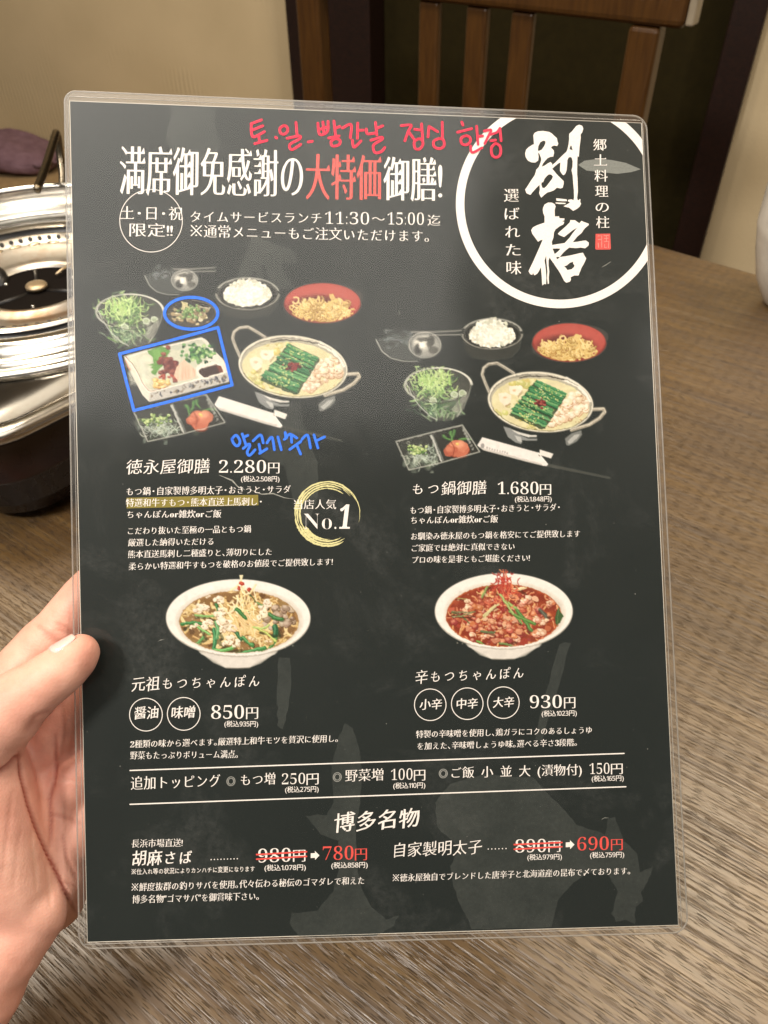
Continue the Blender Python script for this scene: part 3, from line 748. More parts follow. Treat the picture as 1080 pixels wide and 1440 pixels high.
T('◎', 468, 1099, 480.5, 1098.6, 12, 'thin', M_DIM); T('野菜増', 485.5, 1099.5, 539, 1097.5, 17.5, 'min'); T('100', 550, 1097, 580, 1096, 15.5, 'num', name='price_text'); T('円', 582, 1098, 598, 1097.5, 16.5, 'thin', name='price_text'); T('(税込110円)', 553, 1109, 598, 1108, 8.5, 'small')
T('◎', 617, 1094, 629.5, 1093.6, 12, 'thin', M_DIM); T('ご飯 小 並 大 (漬物付)', 635, 1094.5, 818, 1090, 16.5, 'min'); T('150', 829, 1088.5, 857, 1088, 15.5, 'num', name='price_text'); T('円', 859, 1089, 875.6, 1088.5, 16.5, 'thin', name='price_text'); T('(税込165円)', 832, 1099, 877, 1098, 8.5, 'small')
T('博多名物', 470, 1170.5, 590, 1162.5, 27, 'brub', name='headline_text')
T('長浜市場直送!', 185, 1192, 257, 1190.5, 11.5, 'body'); T('胡麻さば', 186, 1217.5, 270, 1215.5, 21, 'brub'); T('※仕入れ等の状況によりカンハチに変更になります', 185, 1230, 358, 1225.5, 8.2, 'small')
T('980', 363, 1213, 409, 1211.5, 19, 'numh', name='price_text'); T('円', 412, 1212, 429.5, 1211.5, 18, 'min', name='price_text'); T('(税込1.078円)', 372, 1224.5, 430, 1223.5, 8.5, 'small')
T('780', 454, 1209.5, 497, 1208.5, 19, 'numh', M_RED, 'price_text', 'red reduced price'); T('円', 499, 1210, 516, 1209.5, 18, 'min', M_RED, 'price_text'); T('(税込858円)', 466, 1221, 517, 1220, 8.5, 'small')
T('※鮮度抜群の釣りサバを使用。代々伝わる秘伝のゴマダレで和えた', 185, 1253.5, 512, 1243.5, 11.5, 'body'); T('博多名物"ゴマサバ"を御賞味下さい。', 186, 1270.5, 364, 1265.5, 11.5, 'body')
T('自家製明太子', 554, 1205.5, 677.6, 1200.5, 20.5, 'bru'); T('890', 724.5, 1199, 768, 1198, 18.5, 'numh', name='price_text'); T('円', 771, 1198.5, 788, 1198, 17.5, 'min', name='price_text'); T('(税込979円)', 741.5, 1209.5, 790, 1208.5, 8.5, 'small')
T('690', 811.7, 1196, 856, 1195, 19, 'numh', M_RED, 'price_text', 'red reduced price'); T('円', 859, 1196, 875.6, 1195.5, 17.5, 'min', M_RED, 'price_text'); T('(税込759円)', 829.6, 1206.5, 877.6, 1205.5, 8.5, 'small')
T('※徳永屋独自でブレンドした唐辛子と北海道産の昆布で〆ております。', 552, 1240, 886, 1229.5, 11, 'body')
build_text()

# ---------------------------------------------------------------- printed marks
def cr(ox, oy, sc, pts): return [(ox+x/sc, oy+y/sc) for x, y in pts]
def ring(name, cx, cy, rx, ry, w, z, mat, n=96, clampc=False, label=None):
    V, F = [], []
    for i in range(n):
        a = 2*PI*i/n
        for s in (1, -1):
            p = S(cx+(rx+s*w/2)*math.cos(a), cy+(ry+s*w/2)*math.sin(a))
            if clampc: p = in_card(*p)
            V.append(p+(z,))
    for i in range(n): j = (i+1) % n; F.append((2*i, 2*i+1, 2*j+1, 2*j))
    return mesh(name, V, F, mat, card, label=label)
# large white ring, stopping at the card's edge
ring('white_ring', 787.5, 286.5, 140.5, 141, 12, Z_ART, M_WHITE, 240, True)
for cx, cy, r in ((212.5, 310.5, 44),): ring('circle_mark', cx, cy, r, r, 1.0, Z_ART, M_WHITE, 96)
for cx, cy, r in ((205.3, 1004.9, 23.0), (258.4, 1003.8, 23.0), (605, 991, 22.2), (657, 989.5, 22.2), (707.8, 988, 22.2)): ring('circle_mark', cx, cy, r, r, 1.1, Z_ART, M_WHITE, 72)
BETSU = [(195,200),(215,165),(260,145),(330,140),(415,155),(450,175),(480,205),(520,240),(530,290),(540,315),(525,350),(480,342),(450,355),(440,375),(475,405),(482,440),(470,495),(430,500),(395,515),(360,550),(330,590),(310,635),(350,620),(400,585),(430,570),(450,585),(460,610),(500,575),(540,535),(600,475),(650,430),(665,400),(680,330),(690,250),(688,215),(690,180),(720,155),(750,120),(790,70),(830,55),(870,70),(885,110),(870,160),(848,190),(850,230),(842,300),(832,370),(828,440),(822,500),(805,490),(802,560),(800,640),(800,740),(805,800),(808,900),(810,980),(800,1060),(805,1090),(820,1100),(835,1080),(845,1085),(842,1120),(855,1145),(835,1185),(800,1215),(745,1245),(720,1225),(690,1200),(640,1190),(610,1180),(650,1160),(700,1130),(670,1110),(680,1090),(720,1085),(750,1095),(757,1060),(755,960),(745,860),(738,760),(722,680),(735,640),(738,560),(725,510),(705,500),(680,510),(665,545),(662,600),(655,680),(640,725),(612,755),(590,735),(562,690),(565,620),(570,575),(540,590),(490,630),(455,665),(480,690),(520,740),(570,790),(615,835),(612,880),(600,925),(570,935),(520,925),(480,960),(430,980),(390,990),(350,1020),(305,1062),(290,1040),(275,1000),(285,950),(280,885),(235,930),(185,985),(155,1025),(100,1000),(82,950),(110,910),(160,830),(215,750),(230,700),(235,675),(270,640),(290,590),(305,540),(300,510),(275,450),(262,445),(268,500),(262,550),(220,578),(170,575),(120,550),(88,500),(82,450),(95,400),(130,365),(195,325),(205,330),(200,270)]
BH = [[(360,280),(330,275),(290,300),(265,350),(258,395),(265,420),(310,400),(345,350),(362,310)], [(410,740),(385,760),(350,800),(330,850),(310,850),(305,880),(320,925),(345,930),(375,905),(410,860),(455,800),(465,770),(445,745)], [(712,340),(700,370),(695,395),(720,400),(740,410),(728,375),(722,345)],
      [(510,1070),(560,1075),(655,1085),(660,1110),(600,1112),(515,1105)], [(500,1128),(560,1130),(640,1133),(640,1150),(560,1150),(505,1142)]]
px_poly('brush_lettering', [cr(730, 170, 9.818, p) for p in [BETSU]+BH], Z_TXT, M_WHITE, label='large white brush-painted lettering')
KAKU = [(330,170),(350,125),(400,98),(450,100),(490,120),(503,150),(490,200),(492,290),(530,290),(550,285),(555,315),(625,318),(622,345),(590,355),(622,365),(610,400),(560,425),(500,470),(480,510),(475,560),(470,590),(450,640),(455,685),(540,670),(610,660),(630,655),(690,590),(740,520),(800,445),(740,480),(690,520),(620,575),(560,550),(532,530),(560,500),(640,430),(700,370),(705,340),(770,342),(830,385),(860,350),(890,365),(960,390),(958,410),(900,460),(860,520),(800,570),(740,645),(800,640),(880,625),(920,622),(960,650),(958,690),(910,730),(850,720),(780,728),(690,720),(640,760),(600,800),(560,850),(640,840),(720,825),(800,805),(880,790),(900,830),(925,870),(900,930),(860,1000),(830,1075),(820,1105),(760,1105),(710,1130),(715,1165),(700,1190),(650,1205),(620,1180),(580,1100),(545,1040),(510,990),(470,930),(440,890),(420,855),(405,900),(405,960),(415,1050),(408,1130),(412,1215),(395,1225),(385,1140),(390,1050),(380,950),(375,900),(372,830),(350,900),(360,960),(370,1050),(375,1140),(370,1230),(345,1220),(320,1245),(315,1200),(312,1130),(305,1050),(300,990),(275,1040),(250,1080),(210,1105),(190,1070),(180,1098),(150,1085),(128,1045),(150,1000),(190,920),(230,830),(270,740),(300,670),(325,610),(290,620),(260,640),(225,590),(180,530),(165,480),(190,440),(250,410),(350,375),(350,290),(330,240),(325,200)]
KH = [[(745,915),(700,930),(660,965),(620,980),(645,1000),(665,1030),(720,1020),(755,990),(765,965),(745,945)], [(460,735),(520,732),(570,735),(540,770),(490,810),(475,770)], [(515,850),(545,848),(560,856),(530,880),(515,870)]]
px_poly('brush_lettering', [cr(730, 275, 9.818, p) for p in [KAKU]+KH], Z_TXT, M_WHITE, label='large white brush-painted lettering')
px_poly('red_seal', [[(837.5, 329), (858, 328.6), (859, 349.5), (858, 351), (838.5, 351.2), (837, 350)]], Z_ART, M_SEAL)
px_strokes('seal_pattern', [[(840.5, 332), (846, 331.5), (846, 348)], [(841, 337), (845.5, 336.5)], [(841, 342), (841.5, 348)], [(849, 331.5), (856, 331.5)], [(849.5, 335.5), (855.5, 335)], [(852.5, 332), (852.6, 340)], [(849.5, 340), (856, 339.5), (855.5, 348.5)], [(850, 344), (850, 348.5), (853, 348)]], .9, Z_TXT, M_SEALW, smooth=False)
px_poly('highlight_band', [[(178, 700), (363, 695.8), (363.5, 710.5), (178, 715)]], Z_ART, M_OLV)
for q in ([(183, 1083.4), (877.5, 1059.4)], [(183, 1131), (880, 1106.2)]): px_strokes('divider_line', [q], 1.7, Z_ART, M_WHITE, smooth=False)
for q in ([(361, 1201.5), (431, 1197.5)], [(361, 1208), (431, 1204)], [(723, 1187.5), (790, 1184.5)], [(723, 1194), (790, 1190.5)]): px_strokes('strike_line', [q], 2.3, Z_TOP, M_RED, smooth=False)
V, F = [], []
def dot(px, py, r, z):
    x, y = S(px, py); c = len(V); V.append((x, y, z))
    for k in range(10): V.append((x+r*PXM*math.cos(k*PI/5), y+r*PXM*math.sin(k*PI/5), z))
    for k in range(10): F.append((c, c+1+k, c+1+(k+1) % 10))
for k in range(9): dot(297+k*4.6, 1208.6-k*.15, .85, Z_TXT)
mesh('dotted_leader', V, F, M_WHITE, card)['kind'] = 'stuff'
V, F = [], []
for k in range(6): dot(686.5+k*5, 1193.8-k*.15, .85, Z_TXT)
mesh('dotted_leader', V, F, M_WHITE, card)['kind'] = 'stuff'
def arrow(x, y): return [[(x-6, y-3.2), (x, y-3.6), (x-.2, y-6.6), (x+6.2, y-.3), (x+.2, y+6), (x, y+3), (x-6, y+3.4)]]
px_poly('price_arrow', arrow(443, 1203), Z_TXT, M_WHITE); px_poly('price_arrow', arrow(801.5, 1187.8), Z_TXT, M_WHITE)
# gold brush ring round the "No.1"
rg = random.Random(5); st_ = []
def garc(rx, ry, a0, a1, w0, w1, cx=460.5, cy=722.5, n=40):
    P, Wd = [], []
    for i in range(n+1):
        t = i/n; a = rad(a0+(a1-a0)*t); k = 1+rg.uniform(-.006, .006)
        P.append((cx+rx*k*math.cos(a), cy+ry*k*math.sin(a))); Wd.append(max(.25, (w0+(w1-w0)*t)*rg.uniform(.75, 1.25)*min(1, 8*t+.15, 8*(1-t)+.15)))
    st_.append((Wd, P))
garc(45.5, 45, 15, -190, .9, 3.2); garc(45.5, 45, -185, -300, 3.2, 2.6); garc(42.5, 42, -40, -200, 1.2, 3.0); garc(42.0, 42, -200, -305, 3.6, 1.6)
garc(39, 39, -60, -210, 2.0, 3.2); garc(38.5, 38.5, -205, -300, 4.6, 1.2); garc(36, 36, -75, -150, 1.0, 2.2); garc(35.5, 36, -210, -275, 4.5, .8); garc(36, 35.5, -52, -90, 1.2, 2.0); garc(44, 44, -62, -25, 1.6, .5); garc(40.5, 40.5, -58, -38, 1.0, .3)
px_strokes('gold_brush_ring', st_, 2, Z_ART, M_GOLD, smooth=False, dz=1e-6)
# grey brushwork behind everything
WM = [cr(100, 880, 2.25, [(865,310),(890,320),(915,400),(920,480),(915,560),(900,640),(905,750),(915,820),(950,890),(1000,930),(1035,915),(1020,950),(960,982),(720,984),(690,940),(700,910),(780,900),(830,840),(850,760),(845,680),(790,660),(740,600),(810,600),(830,560),(825,440),(850,340)]),
      cr(500, 880, 2.25, [(250,560),(300,500),(400,470),(560,480),(640,560),(700,630),(790,660),(800,610),(820,605),(850,680),(890,720),(900,780),(940,760),(935,790),(905,840),(910,870),(885,890),(885,945),(850,930),(825,935),(810,910),(830,840),(800,790),(740,780),(690,810),(640,870),(620,955),(370,960),(340,900),(310,830),(300,760),(330,700),(260,640)]),
      [(240,149),(302,152),(303,180),(311,202),(300,236),(262,230),(236,203),(233,190),(241,165)],
      [(392,925),(408,925),(410,960),(405,1000),(398,1025),(391,1020),(389,980)], [(787,905),(802,903),(786,965),(775,1000),(762,1042),(752,1040),(768,970)],
      [(405,566),(422,566),(428,605),(447,650),(447,700),(432,742),(420,730),(412,700),(400,655),(366,642),(380,604)]]
for P in WM:
    W2 = []
    for i in range(len(P)):
        a, b = P[i], P[(i+1) % len(P)]
        for k in range(5):
            t = k/5; x, y = a[0]+(b[0]-a[0])*t, a[1]+(b[1]-a[1])*t; W2.append((x+2.2*noise.noise(Vector((x*.12, y*.12, 0))), y+2.2*noise.noise(Vector((x*.12, y*.12, 5)))))
    px_poly('grey_brushwork', [W2], Z_WM, M_GREY)
px_poly('grey_brushwork', [cr(320, 320, 6.75, [(230,85),(320,85),(330,115),(400,130),(430,155),(580,190),(630,230),(665,320),(640,345),(560,340),(505,350),(540,430),(600,510),(640,570),(490,585),(300,560),(80,560),(90,500),(110,400),(140,310),(190,230)]),
        cr(320, 320, 6.75, [(320,355),(355,355),(375,450),(400,520),(350,505)]), cr(320, 320, 6.75, [(250,410),(280,430),(270,480),(225,470)])], Z_WM, M_GREY)
M_FISH = mat_print('pale_grey_print', (122, 125, 120), jit=.12)
px_poly('grey_brushwork', [[(813, 232), (822, 226), (840, 223.5), (860, 225), (880, 229), (901, 238), (888, 242), (868, 244.5), (845, 242), (825, 240)]], Z_WM, M_FISH, label='paler leaf-shaped grey mark')
M_SCUF_GLINT = mat_print('scuff_glint_print', (150, 150, 142), jit=.3)  # small scratches, plus a reflected light streak painted as pale colour
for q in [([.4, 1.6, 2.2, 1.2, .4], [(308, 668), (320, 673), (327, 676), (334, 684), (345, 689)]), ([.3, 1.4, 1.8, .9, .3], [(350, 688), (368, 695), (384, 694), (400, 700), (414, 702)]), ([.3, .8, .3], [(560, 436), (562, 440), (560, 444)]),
    ([.3, .9, .3], [(846, 376), (853, 372), (859, 368)]), ([.2, .7, .2], [(222, 902), (226, 900), (231, 899)]), ([.3, .7, .3], [(846, 1152), (850, 1150), (856, 1150)])]: px_strokes('scratch_and_glint', [q], 1, Z_ART, M_SCUF_GLINT, smooth=False)
ms = random.Random(9); V, F = [], []
for _ in range(150):
    x, y = ms.uniform(120, 930), ms.uniform(180, 1290); dot(x, y, ms.choice([.25, .3, .35, .5])*ms.uniform(.6, 1.1), Z_INK)
o = mesh('dust_speck', V, F, mat_print('dust', (170, 168, 160)), menu); o['kind'] = 'stuff'
# ---------------------------------------------------------------- printed food pictures
class Canvas:
    """a small numpy painting, in photo-pixel units; becomes the colours of a fine printed grid"""
    def __init__(s, x0, y0, x1, y1, tf=None, ss=2, seed=1):
        s.x0, s.y0, s.ss = x0, y0, ss
        s.w, s.h = int((x1-x0)*ss), int((y1-y0)*ss)
        s.rgb = np.zeros((s.h, s.w, 3)); s.a = np.zeros((s.h, s.w))
        s.tf = tf or (lambda p: p); s.rng = random.Random(seed)
        s.clip = None
    def pt(s, p):
        q = s.tf(p); return ((q[0]-s.x0)*s.ss, (q[1]-s.y0)*s.ss)
    def box(s, xs, ys, m=2):
        a = max(0, int(min(xs)-m)); b = min(s.w, int(max(xs)+m+1))
        c = max(0, int(min(ys)-m)); d = min(s.h, int(max(ys)+m+1))
        if b <= a or d <= c: return None
        Y, X = np.mgrid[c:d, a:b]; return (slice(c, d), slice(a, b)), X+.5, Y+.5
    def put(s, sl, m, col, al):
        m = np.clip(m, 0, 1)*al
        if s.clip is not None: m = m*s.clip[sl]
        c = np.array(col, float)/255
        A = s.a[sl]; na = m+A*(1-m)
        f = np.where(na > 1e-6, m/np.maximum(na, 1e-6), 0)[..., None]
        s.rgb[sl] = s.rgb[sl]*(1-f)+c*f
        s.a[sl] = na
    def poly(s, pts, col, al=1, soft=0):
        P = [s.pt(p) for p in pts]
        bx = s.box([p[0] for p in P], [p[1] for p in P])
        if not bx: return
        sl, X, Y = bx
        ins = np.zeros(X.shape, bool)
        n = len(P)
        for i in range(n):
            x1, y1 = P[i]; x2, y2 = P[(i+1) % n]
            if y1 == y2: continue
            ins ^= ((y1 > Y) != (y2 > Y)) & (X < (x2-x1)*(Y-y1)/(y2-y1)+x1)
        s.put(sl, ins.astype(float), col, al)
    def _k(s):                                    # canvas px per unit of the tf's space
        a = s.pt((0, 0)); b = s.pt((100, 0)); return math.hypot(b[0]-a[0], b[1]-a[1])/100
    def line(s, pts, w, col, al=1, w2=None):
        k = s._k(); P = [s.pt(p) for p in pts]; n = len(P)-1
        w2 = w if w2 is None else w2
        bx = s.box([p[0] for p in P], [p[1] for p in P], max(w, w2)*k/2+2)
        if not bx: return
        sl, X, Y = bx; m = np.zeros(X.shape)
        for i in range(n):
            (x1, y1), (x2, y2) = P[i], P[i+1]
            dx, dy = x2-x1, y2-y1; L = dx*dx+dy*dy+1e-9
            t = np.clip(((X-x1)*dx+(Y-y1)*dy)/L, 0, 1)
            d = np.hypot(X-x1-t*dx, Y-y1-t*dy)
            r = (w+(w2-w)*(i+t)/n)*k/2
            m = np.maximum(m, np.clip(r-d+.5, 0, 1))
        s.put(sl, m, col, al)
    def ell(s, cx, cy, a, b, col, al=1, rot=0, soft=0.0, ring=None, a0=None, a1=None):
        k = s._k(); x, y = s.pt((cx, cy)); a *= k; b *= k
        R = max(a, b)*(1+soft)+2
        bx = s.box([x-R, x+R], [y-R, y+R])
        if not bx: return
        sl, X, Y = bx; c, sn = math.cos(rot), math.sin(rot)
        u = (X-x)*c+(Y-y)*sn; v = -(X-x)*sn+(Y-y)*c
        q = np.hypot(u/a, v/b)
        if ring:
            rr = ring*k/2; d = np.abs(q-1)*min(a, b)*np.where(q > 0, 1, 1)
            m = np.clip(rr-d+.5, 0, 1)
        elif soft: m = np.clip((1+soft-q)/(2*soft), 0, 1); m = m*m*(3-2*m)
        else: m = np.clip((1-q)*min(a, b)+.5, 0, 1)
        if a0 is not None:
            th = np.degrees(np.arctan2(v/b, u/a)) % 360
            lo, hi = a0 % 360, a1 % 360
            ok = (th >= lo) & (th <= hi) if lo <= hi else (th >= lo) | (th <= hi)
            m = m*ok
        s.put(sl, m, col, al)
    def setclip_ell(s, cx, cy, a, b, rot=0, top=None):
        k = s._k(); x, y = s.pt((cx, cy)); a *= k; b *= k
        Y, X = np.mgrid[0:s.h, 0:s.w]
        c, sn = math.cos(rot), math.sin(rot)
        u = (X-x)*c+(Y-y)*sn; v = -(X-x)*sn+(Y-y)*c
        m = np.clip((1-np.hypot(u/a, v/b))*min(a, b)+.5, 0, 1)
        if top is not None:                       # food heaped over the rim inside this box
            (bx0, by0), (bx1, by1) = s.pt(top[0]), s.pt(top[1])
            m = np.maximum(m, ((X > bx0) & (X < bx1) & (Y > by0) & (Y < by1)).astype(float))
        s.clip = m
    def blob(s, cx, cy, r, col, hi=None, lo=None, al=1):
        R = s.rng
        n = 9; ph = [R.uniform(.72, 1.2) for _ in range(n)]; an = R.uniform(0, 6)
        pts = [(cx+r*ph[i]*math.cos(an+i*2*PI/n), cy+r*.8*ph[i]*math.sin(an+i*2*PI/n)) for i in range(n)]
        sm = []
        for i in range(n):
            p, q = pts[i], pts[(i+1) % n]
            sm += [(.75*p[0]+.25*q[0], .75*p[1]+.25*q[1]), (.25*p[0]+.75*q[0], .25*p[1]+.75*q[1])]
        if lo: s.poly([(x+r*.06, y+r*.14) for x, y in sm], lo, al)
        s.poly(sm, col, al)
        if hi: s.ell(cx-r*.2, cy-r*.22, r*.5, r*.38, hi, .8*al, R.uniform(-.5, .5), soft=.6)
    def squig(s, cx, cy, L, w, col, al=1, ang=None, bend=1.0, w2=None, hi=None):
        R = s.rng; a = R.uniform(0, PI) if ang is None else ang+R.uniform(-.25, .25)
        da = R.uniform(-bend, bend)*.35; n = 6; x, y = cx-L/2*math.cos(a), cy-L/2*math.sin(a)
        pts = [(x, y)]
        for i in range(n):
            x += L/n*math.cos(a); y += L/n*math.sin(a); a += da; pts.append((x, y))
        s.line(pts, w, col, al, w2)
        if hi: s.line([(p[0]-w*.15, p[1]-w*.2) for p in pts], w*.35, hi, al*.8)
    def jit(s, c, d=14):
        e = s.rng.uniform(-d, d); return tuple(min(255, max(0, v+e+s.rng.uniform(-d*.4, d*.4))) for v in c)

def tf_crop(ox, oy, sc, sx=1, sy=1, ax=0, ay=0, bx=0, by=0):
    """a zoomed crop's coordinates -> photo pixels, then a scaled move a->b (the same dish in the second set)"""
    def f(p):
        x, y = ox+p[0]/sc, oy+p[1]/sc
        return (bx+(x-ax)*sx, by+(y-ay)*sy)
    return f

def paint_pot(c):
    R = c.rng
    t5 = math.radians(5.5)
    # burner stand reflections below
    c.poly([(205, 545), (260, 560), (330, 610), (400, 640), (470, 640), (468, 655), (400, 655), (350, 650), (345, 680), (300, 668), (240, 625)], (150, 152, 150))
    c.poly([(262, 565), (330, 590), (420, 612), (468, 614), (465, 625), (400, 628), (320, 605)], (215, 212, 205))
    c.poly([(290, 612), (340, 625), (352, 668), (318, 655)], (205, 205, 200), .8)
    c.poly([(690, 640), (740, 600), (815, 575), (820, 610), (780, 660), (720, 692), (700, 690)], (135, 137, 133))
    c.poly([(705, 660), (760, 612), (805, 600), (780, 640), (720, 682)], (195, 195, 190), .8)
    # handles
    for pts in ([(95, 280), (60, 200), (38, 140), (50, 90), (90, 60), (155, 52), (205, 80), (285, 130)],):
        c.line(pts, 26, (120, 115, 105)); c.line(pts, 18, (205, 198, 182)); c.line([(x+2, y+4) for x, y in pts], 6, (140, 133, 118))
    pts = [(900, 412), (990, 408), (1000, 432), (960, 480), (880, 530), (740, 572)]
    c.line(pts, 30, (120, 112, 98)); c.line(pts, 22, (208, 200, 182)); c.line([(x, y+5) for x, y in pts], 6, (150, 140, 122))
    # pan
    c.ell(496, 356, 416, 238, (112, 108, 98), rot=t5)
    c.ell(496, 352, 412, 234, (205, 198, 180), rot=t5)
    c.ell(497, 357, 402, 224, (150, 146, 132), rot=t5)
    c.ell(497, 362, 396, 217, (186, 180, 160), rot=t5)
    c.ell(500, 352, 385, 205, (238, 232, 218), rot=t5, ring=12, a0=290, a1=350)
    c.line([(700, 165), (790, 215), (850, 290), (872, 350)], 14, (235, 230, 218), .9)
    c.line([(330, 165), (420, 150), (560, 152), (680, 180)], 9, (70, 66, 55), .85)
    c.line([(420, 142), (560, 144), (660, 165)], 7, (215, 208, 190), .9)
    c.setclip_ell(494, 375, 386, 207, rot=t5)
    c.ell(494, 375, 386, 207, (222, 212, 166), rot=t5)
    for _ in range(70):
        c.ell(R.uniform(120, 880), R.uniform(170, 580), R.uniform(20, 60), R.uniform(10, 30), c.jit((228, 220, 180), 16), .35, soft=.6)
    for _ in range(28):                               # cabbage
        x, y = R.choice([(R.uniform(130, 240), R.uniform(370, 490)), (R.uniform(270, 460), R.uniform(160, 240)), (R.uniform(220, 470), R.uniform(470, 580))])
        c.blob(x, y, R.uniform(18, 38), c.jit(R.choice([(222, 208, 120), (205, 205, 120), (228, 218, 165)]), 10), (240, 234, 190), (170, 155, 85), .75)
    c.poly([(255, 228), (345, 228), (352, 262), (318, 305), (258, 290), (246, 256)], (238, 228, 205))
    c.poly([(318, 305), (352, 262), (356, 282), (325, 322)], (196, 178, 140))
    c.poly([(165, 290), (215, 278), (268, 298), (255, 360), (215, 385), (175, 345)], (236, 224, 200))
    c.poly([(215, 385), (255, 360), (262, 372), (222, 398)], (190, 168, 125))
    for p in ((215, 318), (290, 262)): c.ell(p[0], p[1], 16, 9, (214, 160, 110), .55, soft=.5)
    for _ in range(95):                               # motsu
        t, u = R.random(), R.random()
        x = 560+t*300; y = 560-t*150-u*(150+90*t*(1-t))
        if x < 690-(y-285)*.62: continue
        c.blob(x, y, R.uniform(20, 38), c.jit(R.choice([(234, 214, 184), (226, 198, 166), (240, 226, 200)]), 8), (250, 240, 222), R.choice([(176, 132, 92), (196, 152, 110)]), .95)
    for _ in range(16):
        c.ell(R.uniform(600, 840), R.uniform(300, 520), R.uniform(5, 12), R.uniform(3, 7), (166, 112, 74), .6, R.uniform(0, 3), soft=.5)
    A, B, C_, D = (468, 178), (692, 286), (522, 552), (250, 438)    # leek slab
    c.poly([(A[0]-6, A[1]), (B[0]+6, B[1]), (B[0]+2, B[1]+26), (C_[0]+8, C_[1]+10), (C_[0]-20, C_[1]+14), (D[0]-4, D[1]+18)], (40, 66, 36), .75)
    n = 17
    for i in range(n):
        t0, t1 = i/n, (i+1)/n
        L0 = (A[0]+(D[0]-A[0])*t0, A[1]+(D[1]-A[1])*t0); L1 = (A[0]+(D[0]-A[0])*t1, A[1]+(D[1]-A[1])*t1)
        R0 = (B[0]+(C_[0]-B[0])*t0, B[1]+(C_[1]-B[1])*t0); R1 = (B[0]+(C_[0]-B[0])*t1, B[1]+(C_[1]-B[1])*t1)
        j = R.uniform(-16, 14); k = R.uniform(-14, 16)
        g = c.jit(R.choice([(52, 130, 82), (78, 156, 100), (38, 108, 68), (118, 178, 118), (66, 144, 92)]), 8)
        c.poly([(L0[0]+j, L0[1]), (R0[0]+k, R0[1]), (R1[0]+k, R1[1]), (L1[0]+j, L1[1])], g)
        c.line([(L0[0]+j, L0[1]+6), (R0[0]+k, R0[1]+6)], 5, (126, 182, 122), .55)
        c.line([(L1[0]+j, L1[1]), (R1[0]+k, R1[1])], 4, (14, 58, 36), .8)
    c.line([(352, 350), (600, 452)], 7, (140, 190, 120), .6)
    for _ in range(150):
        t, u = R.random(), R.gauss(.5, .24)
        x = A[0]+(D[0]-A[0])*t+(B[0]-A[0])*u; y = A[1]+(D[1]-A[1])*t+(B[1]-A[1])*u
        c.ell(x, y, 6, 4, R.choice([(228, 222, 140), (236, 230, 170), (205, 205, 110)]), .95, R.uniform(0, 3))
    for _ in range(34):
        c.blob(492+R.gauss(0, 24), 356+R.gauss(0, 15), R.uniform(8, 15), R.choice([(128, 40, 48), (158, 62, 62), (96, 28, 36), (186, 96, 84)]), None, (60, 14, 20))
    c.clip = None
    c.ell(497, 356, 408, 230, (232, 226, 208), .9, rot=t5, ring=7)
    c.ell(498, 359, 396, 218, (96, 90, 74), .6, rot=t5, ring=5, a0=20, a1=160)

